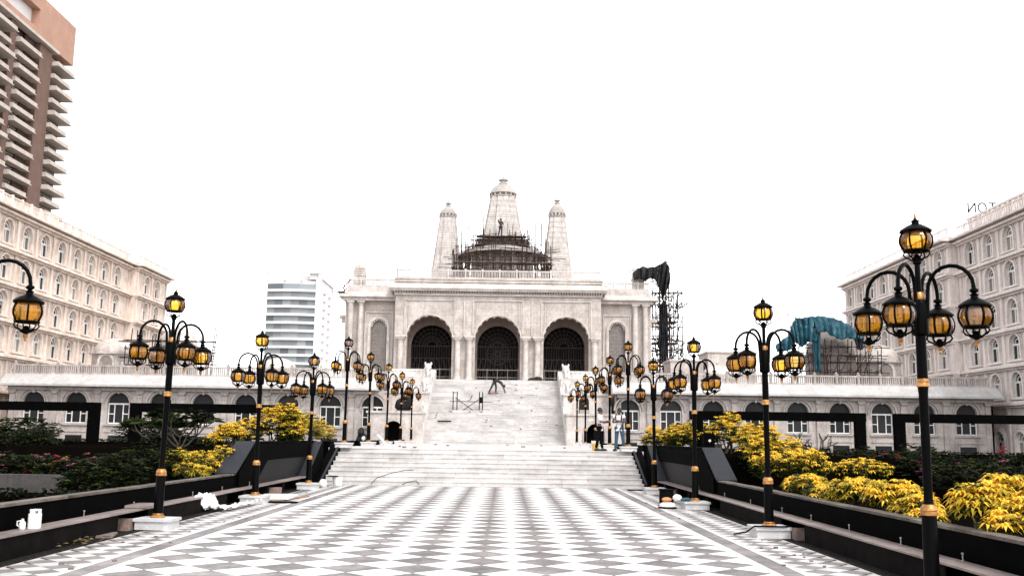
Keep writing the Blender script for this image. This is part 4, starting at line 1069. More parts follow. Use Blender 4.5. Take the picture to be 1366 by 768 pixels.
# ------------------------------------------------------------------ roof pavilions, scaffolds, tarps
def scaffold(root, x0, x1, nx, ys, z0, z1, nz, over=0.5, r=0.035, jit=0.12, skip=0.1, diag=3, m='bamboo'):
    up = MB(); ld = MB()
    xs = [x0 + (x1 - x0) * k / nx for k in range(nx + 1)]
    for y in ys:
        for x in xs:
            a, b = x + random.uniform(-jit, jit), x + random.uniform(-jit, jit)
            up.tube([(a, y, z0), (b, y, z1 + random.uniform(-over, over))], r, 5)
        for k in range(nz + 1):
            z = z0 + (z1 - z0) * (k + 0.5) / (nz + 1)
            if random.random() < skip: continue
            ld.tube([(x0 - random.uniform(0, over), y - 0.05, z + random.uniform(-jit, jit)), (x1 + random.uniform(0, over), y - 0.05, z + random.uniform(-jit, jit))], r * 0.85, 5)
    for x in xs:
        for k in range(nz + 1):
            z = z0 + (z1 - z0) * (k + 0.5) / (nz + 1)
            ld.tube([(x, ys[0] - 0.2, z), (x, ys[-1] + 0.2, z)], r * 0.8, 4)
    for k in range(diag):
        a = random.uniform(x0, x1 - 1); ld.tube([(a, ys[0] - 0.08, z0 + random.uniform(0, (z1 - z0) * 0.4)), (a + random.uniform(0.8, 1.8), ys[0] - 0.08, z1 - random.uniform(0, (z1 - z0) * 0.4))], r * 0.8, 4)
    up.build('uprights', m, root, kind='stuff'); ld.build('ledgers', m, root, kind='stuff')

# scaffold round the central tower
sc = thing('tower_scaffold', 'brown pole scaffolding wrapped around the central temple drum', 'scaffold', (0.2, 90, 15.3))
scaffold(sc, -4.2, 4.7, 12, (89.2, 89.7), 15.3, 18.6, 4, 0.9, 0.036, 0.22, 0.15, 9)
scaffold(sc, -2.3, 2.7, 8, (91.3, 91.7), 19.0, 20.9, 5, 0.7, 0.036, 0.15, 0.0, 6)
for (x, zt) in ((-3.6, 20.9), (-3.25, 19.9), (3.3, 21.6), (3.9, 21.7), (4.25, 20.2), (-3.0, 21.3), (-1.6, 22.2)):
    MB().tube([(x + random.uniform(-0.1, 0.1), 90.2, 15.3), (x, 90.2, zt)], 0.05, 5).build('standard', 'bamboo', sc)
MB().box(-2.2, 2.5, 91.0, 91.9, 20.57, 20.63).build('top_platform', 'plank', sc)
MB().box(-2.35, 2.75, 91.0, 91.8, 19.75, 19.82).build('platform', 'plank', sc)
arc = MB()
for rr_, zz in ((4.55, 18.95), (4.5, 19.15), (4.3, 18.6), (3.9, 19.6), (3.6, 19.8)):
    arc.tube([(0.2 + rr_ * math.cos(PI + PI * k / 18), 94 + rr_ * math.sin(PI + PI * k / 18), zz + random.uniform(-0.09, 0.09)) for k in range(19)], 0.034, 5)
for k in range(30):
    a = PI + PI * k / 29; arc.tube([(0.2 + 4.6 * math.cos(a), 94 + 4.6 * math.sin(a), 18.5), (0.2 + 3.2 * math.cos(a), 94 + 3.2 * math.sin(a), 20.0 + random.uniform(-.2, .2))], 0.026, 4)
for k in range(46):
    a = PI + PI * (k + random.uniform(-.4, .4)) / 45; r_ = random.uniform(4.5, 4.9); zt = random.choice((17.6, 18.4, 19.3, 19.8, 20.4)) + random.uniform(-.3, .3)
    arc.tube([(0.2 + r_ * math.cos(a), 94 + r_ * math.sin(a), 15.3), (0.2 + r_ * math.cos(a) + random.uniform(-.15, .15), 94 + r_ * math.sin(a), zt)], 0.03, 4)
for k in range(40):
    x = random.uniform(-4.6, 5.0); z = random.uniform(15.6, 20.4); w_ = random.uniform(0.4, 1.5)
    if abs(x - 0.2) > 2.9 and z > 19.3: z -= 2.5
    arc.tube([(x - w_, 89.0 + random.uniform(0, .5), z + random.uniform(-.12, .12)), (x + w_, 89.0 + random.uniform(0, .5), z + random.uniform(-.12, .12))], 0.028, 4)
for k in range(22):
    x = random.uniform(-2.6, 3.0); arc.tube([(x, 91.0, 19.2), (x + random.uniform(-.2, .2), 91.0, 20.9 + random.uniform(-.5, 1.0))], 0.028, 4)
arc.build('curved_ledgers', 'bamboo', sc, kind='stuff')
for (x0, x1, z, y) in ((-4.2, 4.7, 17.7, 89.1), (-3.0, 3.7, 16.95, 89.0)): MB().box(x0, x1, y, y + 0.7, z, z + 0.05).build('platform', 'plank', sc)
for sgx, bx in ((-1, -4.0), (1, 4.4)):
    b_ = MB()
    for k in range(22): b_.tube([(bx + random.uniform(-0.5, 0.5), 90 + random.uniform(-0.4, 0.4), 15.4 + random.uniform(0, 0.6)), (bx + sgx * random.uniform(-1.0, 0.5), 90.2, 17.0 + random.uniform(-0.3, 0.9))], 0.05, 4)
    b_.build('loose_poles', 'bamboo', sc, kind='stuff')
# draped cloth helper
def drape(nx, ny, fn):
    m = MB(); vs = [fn(i / nx, j / ny) for j in range(ny + 1) for i in range(nx + 1)]
    return m.add(vs, [(j * (nx + 1) + i, j * (nx + 1) + i + 1, (j + 1) * (nx + 1) + i + 1, (j + 1) * (nx + 1) + i) for j in range(ny) for i in range(nx)])
def fold(u, v, a, f=9): return a * (math.sin(f * u * PI + 3 * v) + 0.6 * math.sin(2.3 * f * u * PI + 1.3 + 5 * v) * 0.6)
def poly_sheet(name, root, outline, y, depth, m, amp=0.12, f=9, n=26):
    """hanging sheet from a top edge polyline to a bottom edge polyline (x,z), with folds in depth; has thickness"""
    top, bot = outline
    def lerp(pl, t):
        s = t * (len(pl) - 1); i = min(int(s), len(pl) - 2); q = s - i
        return (pl[i][0] + (pl[i + 1][0] - pl[i][0]) * q, pl[i][1] + (pl[i + 1][1] - pl[i][1]) * q)
    def fn(u, v):
        a, b = lerp(top, u), lerp(bot, u)
        return (a[0] + (b[0] - a[0]) * v, y - depth * math.sin(PI * 0.5 * v) + fold(u, v, amp, f), a[1] + (b[1] - a[1]) * v + 0.03 * math.sin(17 * u))
    o = drape(n, 12, fn).build(name, m, root, True)
    md = o.modifiers.new('s', 'SOLIDIFY'); md.thickness = 0.03
    return o
lc = thing('loose_scaffold', 'few broken scaffold poles on the upper left corner of the temple', 'scaffold', (-13.9, 85.5, 13.7))
lp = MB()
for (x0_, z0_, x1_, z1_) in ((-13.9, 13.8, -13.3, 14.5), (-13.7, 14.4, -13.0, 15.3), (-14.0, 14.0, -13.2, 14.1), (-13.5, 13.8, -13.6, 15.0), (-14.3, 14.2, -13.4, 13.9), (-14.6, 14.15, -13.6, 14.2)): lp.tube([(x0_, 84.9, z0_), (x1_, 85.1, z1_)], 0.05, 5)
lp.build('poles', 'bamboo', lc, kind='stuff')
# right corner scaffold with black tarpaulin
rs = thing('corner_scaffold', 'tall pole scaffolding at the right corner of the temple', 'scaffold', (15, 87.5, 1))
scaffold(rs, 13.75, 16.2, 5, (86.3, 87.3, 88.4), 1.0, 15.2, 13, 0.8, 0.045, 0.2, 0.1, 10)
for z in (6.3, 8.2, 10.2, 12.1): MB().box(13.7, 16.0, 86.5, 88.3, z, z + 0.06).build('platform', 'plank', rs)
o = poly_sheet('net', rs, ([(14.45, 13.6), (14.8, 14.1), (15.1, 13.4)], [(14.2, 9.8), (14.6, 8.2), (15.0, 9.3)]), 86.6, 0.3, 'net', 0.25, 9, 26)
pl_ = MB()
for k in range(110):
    x = random.uniform(13.8, 16.2); z = random.uniform(4.2, 9.0) if k % 3 else random.uniform(9, 14.5); pl_.tube([(x, 86.3, z), (x + random.uniform(-1.2, 1.2), 86.5, z + random.uniform(0.2, 1.6))], 0.04, 4)
for k in range(26):
    x = random.uniform(13.7, 15.6); z = random.uniform(13.6, 16.4); pl_.tube([(x, 86.8, z), (x + random.uniform(-0.9, 0.9), 86.9, z + random.uniform(-0.9, 0.6))], 0.04, 4)
pl_.build('loose_poles', 'bamboo', rs, kind='stuff')
tp = thing('black_tarpaulin', 'black tarpaulin draped over the scaffold at the top right of the temple', 'tarpaulin', (13.8, 86.8, 15.5))
poly_sheet('sheet', tp, ([(11.89, 16.28), (12.33, 16.69), (12.74, 16.92), (13.34, 16.81), (13.88, 16.87), (14.36, 17.2), (14.83, 17.45), (15.1, 16.9), (15.19, 16.3)],
                           [(11.9, 15.55), (12.4, 15.7), (12.8, 15.5), (13.34, 15.75), (13.74, 15.6), (14.1, 14.9), (14.4, 13.9), (14.74, 14.5), (15.02, 15.3)]), 85.6, 0.6, 'blacktarp', 0.16, 13, 56)
MB().tube([(11.2, 86.6, 16.2), (12.2, 86.6, 16.9)], 0.04, 5).build('pole', 'bamboo', tp)

def pavilion(name, label, cx, cy, r, z0, zs, ztop, ribs=True, window=True, m='trim'):
    t = thing(name, label, 'dome', (cx, cy, z0))
    MB().lathe([(r, 0), (r, zs - z0)], 8, (cx, cy, z0), PI / 8).build('drum', m, t)
    MB().lathe([(r * 1.0, 0), (r * 1.14, 0.02), (r * 1.14, 0.14), (r * 0.98, 0.2)], 8, (cx, cy, zs), PI / 8).build('cornice', m, t)
    h = ztop - zs - 0.2
    MB().lathe([(r * 0.96 * math.cos(a * PI / 20), 0.2 + h * math.sin(a * PI / 20)) for a in range(0, 10)] + [(0.08, h * 1.0 + 0.2), (0.12, h + 0.3), (0.02, h + 0.5)], 20, (cx, cy, zs)).build('dome_shell', m, t, True)
    if window:
        hw = r * 0.30
        arch_ring(MB(), FY(cy - r * 0.925), cx, zs - hw - 0.12, hw, hw * 1.35, -0.08, 0.03, 10, z0 + 0.05).build('window_surround', m, t)
        arch_fill(MB(), FY(cy - r * 0.925), cx, hw, z0 + 0.05, zs - hw - 0.12, -0.03).build('window', 'jali', t)
    return t
pavilion('roof_pavilion', 'white domed roof pavilion right of the teal tarpaulin', 31.2, 80, 1.75, 5.9, 8.1, 9.7)
pavilion('roof_pavilion', 'white domed roof pavilion in front of the left hotel corner', -31.2, 80, 1.7, 5.9, 7.9, 9.3)
pavilion('roof_dome', 'domed roof turret under scaffolding on the left arcade roof', -26.1, 80, 1.6, 5.9, 8.6, 10.2)
pavilion('roof_dome', 'small pale roof dome below the distant white high-rise', -17.8, 80, 1.6, 5.9, 6.6, 7.9, window=False)
pavilion('roof_dome', 'low pale roof dome on the right arcade roof near the temple', 17.6, 78, 1.3, 5.9, 6.5, 7.7, window=False)
pavilion('covered_dome', 'stone roof dome half covered by the teal tarpaulin', 27.3, 80, 2.0, 5.9, 8.6, 10.9, m='jali')
rb_ = thing('roof_block', 'plain white stair-head block on the right arcade roof', 'roof structure', (19.3, 82, 5.9))
MB().box(17.3, 21.3, 80.2, 84, 5.9, 8.85).build('block', 'trim', rb_); MB().box(17.2, 21.4, 80.1, 84.1, 8.853, 8.98).build('cap', 'trim', rb_)
rb_ = thing('roof_block', 'low parapet block between temple and right stair-head', 'roof structure', (15.6, 82, 5.9))
MB().box(14.3, 17.0, 80.6, 84, 5.9, 8.15).build('block', 'arcade', rb_); MB().box(14.2, 17.1, 80.5, 84.1, 8.153, 8.3).build('cap', 'trim', rb_)
# left dome scaffold
ls = thing('dome_scaffold', 'thin pole scaffolding around the dome on the left roof', 'scaffold', (-26, 78, 5.9))
scaffold(ls, -29.4, -22.6, 7, (77.6, 78.2), 5.9, 9.3, 4, 0.8, 0.042, 0.25, 0.1, 5)
for (a, b, z) in ((-30.0, -27.8, 8.85), (-24.3, -22.3, 8.0), (-29.6, -26, 7.0), (-24.8, -22.2, 7.1)): MB().box(a, b, 77.5, 78.3, z, z + 0.06).build('platform', 'plank', ls)
tr = thing('tarp_scaffold', 'pole scaffolding under the teal tarpaulin on the right roof', 'scaffold', (27, 78, 5.9))
scaffold(tr, 23.4, 30.4, 9, (77.3, 78.1), 5.9, 9.5, 5, 0.8, 0.038, 0.25, 0.1, 10)
MB().tube([(23.4, 77.8, 6), (23.3, 77.8, 12.6)], 0.03, 5).build('standard', 'bamboo', tr)
MB().tube([(22.6, 77.8, 12.0), (24.3, 77.8, 11.4)], 0.03, 5).build('ledger', 'bamboo', tr)
MB().box(25.2, 31.0, 77.3, 78.2, 6.95, 7.02).build('platform', 'plank', tr)
tt = thing('teal_tarpaulin', 'torn teal tarpaulin draped over the dome scaffold on the right roof', 'tarpaulin', (27, 77.2, 9.5))
poly_sheet('sheet', tt, ([(23.25, 10.12), (23.51, 10.96), (23.89, 11.48), (24.73, 11.58), (25.63, 11.65)], [(23.23, 9.3), (23.59, 9.5), (24.06, 9.05), (24.55, 9.5), (25.25, 9.6)]), 77.7, 0.8, 'teal', 0.2, 13, 44)
poly_sheet('sheet', tt, ([(25.2, 11.5), (25.7, 11.72), (26.4, 11.62), (27.17, 11.42), (27.81, 11.2), (28.39, 10.75), (28.9, 10.2)], [(25.2, 10.2), (25.9, 10.3), (26.5, 9.95), (27.1, 9.65), (27.6, 9.9), (28.06, 9.7), (28.8, 9.85)]), 77.5, 0.9, 'teal', 0.18, 13, 48)
poly_sheet('hanging_strip', tt, ([(24.9, 10.5), (25.6, 10.8)], [(25.05, 7.16), (25.5, 7.17)]), 77.0, 0.1, 'teal', 0.1, 4, 14)
poly_sheet('torn_flap', tt, ([(22.09, 9.21), (22.7, 9.75), (23.4, 10.2)], [(22.14, 8.67), (22.8, 8.75), (23.34, 8.93)]), 77.3, 0.3, 'teal', 0.15, 5, 16)
poly_sheet('dark_flap', tt, ([(28.24, 10.05), (29.08, 10.18)], [(28.44, 8.98), (28.85, 8.93)]), 77.0, 0.1, 'net', 0.12, 5, 14)
# ------------------------------------------------------------------ pergola frames
def frame(label, x0, x1, y, posts):
    t = thing('pergola', label, 'pergola', ((x0 + x1) / 2, y, 0.5), 'black garden frames')
    MB().box(x0, x1, y, y + 0.3, 2.47, 2.79).build('beam', 'granite', t)
    for p in posts: MB().box(p, p + 0.36, y + 0.004, y + 0.296, 0.4, 2.47).build('post', 'granite', t)
frame('black rectangular garden frame at the far left edge', -24.5, -14.1, 36, (-24.4, -14.46))
frame('black rectangular garden frame behind the left frangipani', -12.95, -6.9, 36, (-12.95, -7.3))
frame('black rectangular garden frame behind the right yellow shrubs', 7.5, 13.93, 36, (7.6, 13.55))
frame('black rectangular garden frame at the far right edge', 15.0, 24.0, 36, (15.0, 23.6))

# ------------------------------------------------------------------ planting
def leaf(m, p, d, L_, W_, droop=0.25):
    d = Vector(d).normalized(); s = d.cross(Vector((random.uniform(-.3, .3), random.uniform(-.3, .3), 1)))
    s = s.normalized() if s.length > 1e-4 else Vector((1, 0, 0)); p = Vector(p)
    mid = p + d * L_ * 0.5; tip = p + d * L_ - Vector((0, 0, L_ * droop))
    m.add([p, mid + s * W_ * 0.5, tip, mid - s * W_ * 0.5], [(0, 1, 2, 3)])
def rosette(m, p, n, L_, W_, up=0.5, droop=0.25):
    a0 = random.uniform(0, 6.28)
    for k in range(n):
        a = a0 + 2 * PI * k / n + random.uniform(-.2, .2); leaf(m, p, (math.cos(a), math.sin(a), up + random.uniform(-.3, .35)), L_ * random.uniform(.75, 1.15), W_, droop)
def shell(c, r, lo=0.0):
    while True:
        v = Vector((random.gauss(0, 1), random.gauss(0, 1), random.gauss(0, 1)))
        if v.length > 0.1: v.normalize()
        if v.z > -0.75: break
    k = random.uniform(0.5, 1.0)
    return (c[0] + v.x * r[0] * k, c[1] + v.y * r[1] * k, c[2] + v.z * r[2] * k), v, k
def bush(name, label, cat, lobes, mats, n, L_, W_, nl=8, stem=0.5, group=None, flowers=None):
    """lobes: (x,y,z,rx,ry,rz); mats: [(material, weight, minimal height factor)]"""
    x, y, z = lobes[0][0], lobes[0][1], min(l[2] - l[5] for l in lobes)
    t = thing(name, label, cat, (x, y, z), group)
    ms = {k: MB() for k, *_ in mats}
    tot = sum(l[3] * l[5] for l in lobes)
    for l in lobes:
        for k in range(int(1.7 * n * l[3] * l[5] / tot)):
            p, v, kk = shell(l[:3], l[3:])
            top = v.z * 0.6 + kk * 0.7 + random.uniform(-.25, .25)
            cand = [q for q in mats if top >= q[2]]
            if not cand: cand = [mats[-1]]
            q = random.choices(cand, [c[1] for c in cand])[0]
            rosette(ms[q[0]], p, nl, L_, W_, 0.3 + 0.4 * max(0, v.z), 0.55 if q[0] in ('yellow', 'lime') else 0.3)
    for k, mb in ms.items():
        if mb.f: mb.build('foliage', k, t)
    st_ = MB()
    for l in lobes:
        for k in range(5):
            b = (l[0] + random.uniform(-.2, .2) * l[3], l[1] + random.uniform(-.2, .2) * l[4], z - 0.05)
            st_.tube([b, (l[0] + random.uniform(-.5, .5) * l[3], l[1] + random.uniform(-.5, .5) * l[4], l[2]), (l[0] + random.uniform(-.8, .8) * l[3], l[1] + random.uniform(-.8, .8) * l[4], l[2] + 0.6 * l[5])], [0.03, 0.02, 0.008], 5)
    st_.build('stems', 'bark', t, kind='stuff')
    if flowers:
        fm = MB()
        for k in range(flowers[1]):
            l = random.choice(lobes); p, v, kk = shell(l[:3], (l[3] * 1.05, l[4] * 1.05, l[5] * 1.05))
            for q in range(4): rosette(fm, (p[0] + random.uniform(-.06, .06), p[1] + random.uniform(-.06, .06), p[2] + random.uniform(-.05, .08)), 4, 0.075, 0.06, 0.4)
        fm.build('flowers', flowers[0], t)
    return t
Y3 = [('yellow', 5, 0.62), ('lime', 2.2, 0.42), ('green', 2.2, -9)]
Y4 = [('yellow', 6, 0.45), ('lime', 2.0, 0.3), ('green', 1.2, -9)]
GY = 'yellow-leaved shrubs beside the plaza'
# right side
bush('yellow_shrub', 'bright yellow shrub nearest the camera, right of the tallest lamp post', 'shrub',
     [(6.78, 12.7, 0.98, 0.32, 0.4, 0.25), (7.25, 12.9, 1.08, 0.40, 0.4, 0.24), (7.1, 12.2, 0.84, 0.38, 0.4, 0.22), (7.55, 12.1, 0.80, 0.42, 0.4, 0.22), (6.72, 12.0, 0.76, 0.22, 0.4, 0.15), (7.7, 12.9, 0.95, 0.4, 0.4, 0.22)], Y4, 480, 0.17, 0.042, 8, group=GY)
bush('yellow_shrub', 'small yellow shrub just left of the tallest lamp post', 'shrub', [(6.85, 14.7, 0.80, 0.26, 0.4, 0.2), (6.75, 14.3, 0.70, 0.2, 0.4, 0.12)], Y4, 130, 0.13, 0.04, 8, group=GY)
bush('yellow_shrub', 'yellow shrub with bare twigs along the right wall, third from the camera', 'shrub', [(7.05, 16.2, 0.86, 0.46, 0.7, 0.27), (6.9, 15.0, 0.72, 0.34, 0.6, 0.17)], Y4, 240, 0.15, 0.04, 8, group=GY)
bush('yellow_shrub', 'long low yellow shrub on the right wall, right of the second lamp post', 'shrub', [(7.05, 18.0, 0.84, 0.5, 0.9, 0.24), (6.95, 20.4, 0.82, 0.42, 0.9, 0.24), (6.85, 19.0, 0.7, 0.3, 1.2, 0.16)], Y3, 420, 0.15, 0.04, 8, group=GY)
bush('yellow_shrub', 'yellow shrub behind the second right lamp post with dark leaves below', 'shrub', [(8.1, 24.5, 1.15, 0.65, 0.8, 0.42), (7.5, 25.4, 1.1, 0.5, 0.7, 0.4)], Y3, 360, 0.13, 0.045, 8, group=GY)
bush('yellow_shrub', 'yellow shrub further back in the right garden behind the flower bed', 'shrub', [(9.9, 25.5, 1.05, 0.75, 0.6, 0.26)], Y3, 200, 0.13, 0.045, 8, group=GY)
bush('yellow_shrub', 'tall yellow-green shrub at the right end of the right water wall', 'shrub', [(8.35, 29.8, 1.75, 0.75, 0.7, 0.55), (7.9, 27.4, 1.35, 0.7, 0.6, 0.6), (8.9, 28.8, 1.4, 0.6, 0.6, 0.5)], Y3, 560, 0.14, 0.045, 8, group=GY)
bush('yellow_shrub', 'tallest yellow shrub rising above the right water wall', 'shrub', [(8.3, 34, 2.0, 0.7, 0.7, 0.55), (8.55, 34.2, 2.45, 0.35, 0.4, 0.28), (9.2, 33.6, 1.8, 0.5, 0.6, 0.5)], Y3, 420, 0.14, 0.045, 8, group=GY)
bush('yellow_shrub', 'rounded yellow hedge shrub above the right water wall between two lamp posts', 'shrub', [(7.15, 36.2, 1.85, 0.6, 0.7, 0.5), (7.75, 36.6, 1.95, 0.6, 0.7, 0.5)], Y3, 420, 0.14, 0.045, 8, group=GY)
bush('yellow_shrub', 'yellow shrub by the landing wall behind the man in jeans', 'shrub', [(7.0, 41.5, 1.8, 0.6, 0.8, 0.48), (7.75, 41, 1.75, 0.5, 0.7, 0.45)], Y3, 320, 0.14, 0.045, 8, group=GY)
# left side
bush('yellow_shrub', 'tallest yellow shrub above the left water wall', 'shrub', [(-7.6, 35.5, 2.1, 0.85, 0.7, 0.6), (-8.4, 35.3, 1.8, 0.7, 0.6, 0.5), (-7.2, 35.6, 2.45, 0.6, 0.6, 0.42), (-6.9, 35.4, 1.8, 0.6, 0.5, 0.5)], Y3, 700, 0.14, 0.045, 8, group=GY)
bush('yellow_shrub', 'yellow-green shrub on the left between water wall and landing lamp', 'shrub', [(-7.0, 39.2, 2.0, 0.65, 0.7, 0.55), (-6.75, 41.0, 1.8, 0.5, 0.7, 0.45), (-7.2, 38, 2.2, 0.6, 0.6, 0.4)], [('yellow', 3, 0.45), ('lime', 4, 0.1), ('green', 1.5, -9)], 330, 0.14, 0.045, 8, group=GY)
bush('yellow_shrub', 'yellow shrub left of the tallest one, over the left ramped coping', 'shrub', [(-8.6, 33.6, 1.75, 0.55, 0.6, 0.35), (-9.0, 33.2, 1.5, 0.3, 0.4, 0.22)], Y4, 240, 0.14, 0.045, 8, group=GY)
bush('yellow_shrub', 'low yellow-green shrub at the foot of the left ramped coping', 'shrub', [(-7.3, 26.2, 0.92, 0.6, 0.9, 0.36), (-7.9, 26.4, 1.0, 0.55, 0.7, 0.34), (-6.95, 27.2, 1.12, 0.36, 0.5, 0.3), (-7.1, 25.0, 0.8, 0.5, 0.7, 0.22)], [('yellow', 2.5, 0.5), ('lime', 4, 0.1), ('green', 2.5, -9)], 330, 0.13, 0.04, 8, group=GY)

def hedge(label, x0, x1, y0, y1, z0, z1, m, top=None, group='trimmed garden hedges'):
    t = thing('hedge', label, 'hedge', ((x0 + x1) / 2, (y0 + y1) / 2, z0), group)
    a = MB(); b = MB(); n = int(90 * (x1 - x0) * (z1 - z0) + 60 * (x1 - x0) * (y1 - y0)); n = min(n, 2600)
    for k in range(n):
        if random.random() < 0.5: p = (random.uniform(x0, x1), y0 + random.uniform(-.05, .06), random.uniform(z0, z1)); d = (random.uniform(-1, 1), -1, random.uniform(-.3, .8))
        else: p = (random.uniform(x0, x1), random.uniform(y0, y1), z1 + random.uniform(-.06, .04)); d = (random.uniform(-1, 1), random.uniform(-1, 1), 0.8)
        mm = b if (top and p[2] > z1 - 0.07) else a
        for q in range(3): leaf(mm, p, (d[0] + random.uniform(-.5, .5), d[1] + random.uniform(-.5, .5), d[2] + random.uniform(-.3, .5)), 0.11, 0.06)
    MB().box(x0, x1, y0 + 0.03, y1 - 0.03, z0, z1 - 0.04).build('inner_mass', 'soil', t)
    a.build('foliage', m, t)
    if b.f: b.build('foliage', top, t)
hedge('dark clipped hedge in front of the left arcade', -24, -9.0, 44, 45.2, 0.5, 1.35, 'dark')
hedge('dark hedge with yellow-green top at the far left', -16.5, -13.2, 32, 33, 0.5, 1.12, 'dark', 'trimyel')
hedge('short dark hedge with yellow-green top left of the near left lamp post', -11.6, -9.6, 30, 31, 0.5, 1.12, 'dark', 'trimyel')
hedge('dark hedge with yellow-green top behind the left yellow shrub', -9.4, -7.2, 28.6, 29.4, 0.5, 1.1, 'dark', 'trimyel')
hedge('dark hedge running along the concrete planter on the left', -10.5, -6.75, 17.2, 18.3, 0.45, 0.66, 'dark')
hedge('dark clipped hedge in front of the right arcade', 9.0, 26, 44, 45.2, 0.5, 1.3, 'dark')
# concrete planters
for (lab, x0, x1, y) in (('grey concrete planter wall under the pink flowers on the left', -13.5, -7.0, 20), ('grey concrete planter wall behind the nearest yellow shrub on the right', 9.7, 14.5, 18.5)):
    t = thing('concrete_planter', lab, 'planter', ((x0 + x1) / 2, y, 0.4)); MB().box(x0, x1, y, y + 0.25, 0.4, 0.86).build('wall_body', 'concrete', t); MB().box(x0, x1, y + 0.25, y + 3, 0.45, 0.8).build('soil_fill', 'soil', t)
GD = 'dark flowering shrubs in the garden beds'
def dshrub(label, x, y, z, rx, ry, rz, n, fl=None, L_=0.12, W_=0.05, mats=(('dark', 5, -9), ('green', 1.6, 0.4)), nm='garden_shrub'):
    bush(nm, label, 'shrub', [(x, y, z, rx * 1.2, ry * 1.1, rz * 1.1), (x + 0.2, y - 0.1, z - 0.3, rx * 1.1, ry, 0.4)], list(mats), int(n * 1.5), L_ * 1.15, W_ * 1.2, 6, group=GD, flowers=fl)
# left flower bed (several plants per row)
dshrub('dark shrub with pink flowers at the left edge of the picture', -10.75, 22.4, 0.92, 0.75, 0.7, 0.30, 200, ('pink', 40))
dshrub('dark shrub with pink flowers, second from the left edge', -9.75, 22.0, 0.90, 0.6, 0.7, 0.28, 170, ('pink', 34))
dshrub('dark leafy shrub with few yellow flecks between pink ones on the left', -8.95, 21.8, 0.88, 0.6, 0.7, 0.30, 170, ('red', 12), mats=(('dark', 5, -9), ('green', 1.6, 0.3), ('trimyel', 0.8, 0.6)))
dshrub('dark shrub with pink-red flowers left of the near left lamp post', -8.0, 21.5, 0.90, 0.65, 0.7, 0.33, 190, ('pink', 38))
dshrub('dark shrub with red flowers trailing over the left concrete planter', -7.6, 19.7, 0.72, 0.35, 0.3, 0.26, 90, ('red', 22))
dshrub('dark glossy shrub low beside the near left lamp post', -7.2, 20.4, 0.9, 0.5, 0.7, 0.36, 200, None, mats=(('dark', 5, -9), ('green', 2.4, 0.2)))
dshrub('dark leafy shrub between near left lamp post and low yellow shrub', -8.4, 25.5, 0.95, 0.8, 0.8, 0.4, 190, None)
dshrub('dark red-flowered shrub behind the left bench wall', -7.5, 19.8, 0.75, 0.5, 0.7, 0.2, 120, ('red', 6))
dshrub('dark rounded bush in front of the third left arcade window', -16.3, 48, 1.75, 1.6, 1.2, 0.75, 330, None, 0.16, 0.06)
dshrub('olive bush at the far left in front of the arcade', -20.6, 44, 1.75, 1.4, 1.0, 0.55, 260, None, 0.16, 0.06, (('dark', 3, -9), ('green', 3, 0.1)))
dshrub('dark palm-like bush left of the far left garden frame post', -18.3, 40, 1.3, 0.9, 0.8, 0.5, 160, None, 0.3, 0.05)
dshrub('dark broad bush under the left frangipani', -9.6, 31.5, 1.1, 1.3, 0.8, 0.5, 260, None, 0.16, 0.06)
# right beds
dshrub('dark shrub with red flowers at the left end of the right flower bed', 11.2, 29, 1.15, 0.8, 0.8, 0.42, 200, ('red', 16))
dshrub('dark shrub with magenta flowers in the middle of the right flower bed', 12.4, 27, 1.05, 0.9, 0.8, 0.45, 220, ('magenta', 14))
dshrub('dark shrub with magenta flowers left of the tallest lamp post', 11.4, 22.6, 0.98, 0.9, 0.8, 0.4, 220, ('magenta', 16))
dshrub('dark shrub with pink flowers behind the tallest lamp post', 12.9, 23.5, 1.0, 0.9, 0.8, 0.45, 220, ('pink', 10))
dshrub('dark leafy shrub with lime flecks right of the tallest lamp post', 12.8, 20.8, 0.98, 0.9, 0.8, 0.45, 220, ('magenta', 8), mats=(('dark', 5, -9), ('green', 2, 0.3), ('trimyel', 0.5, 0.6)))
dshrub('dark shrub with magenta flowers at the right edge of the picture', 13.6, 19.8, 0.95, 0.9, 0.8, 0.42, 220, ('magenta', 14))
dshrub('green shrub with red plume at the right edge beside the arcade end', 18.6, 30.5, 1.3, 0.9, 0.8, 0.6, 220, ('red', 8), mats=(('dark', 4, -9), ('green', 3, 0.2)))
dshrub('leafy green shrub between the two right garden frame posts', 14.4, 33, 1.15, 0.7, 0.6, 0.55, 170, None, mats=(('dark', 3, -9), ('green', 3, 0.1)))
dshrub('dark bush at far right edge in front of the right hotel', 20.6, 32, 1.3, 1.2, 0.8, 0.6, 220, None, mats=(('dark', 4, -9), ('green', 2, 0.2)))
dshrub('dark bush behind the right yellow shrubs by the second lamp post', 10.3, 31.5, 1.2, 0.9, 0.7, 0.4, 190, None)
# small red-leaved plant and sapling
bush('red_plant', 'bright red-leaved plant near the right edge', 'plant', [(17.6, 33.5, 1.4, 0.10, 0.10, 0.28)], [('red', 1, -9)], 7, 0.17, 0.05, 5)
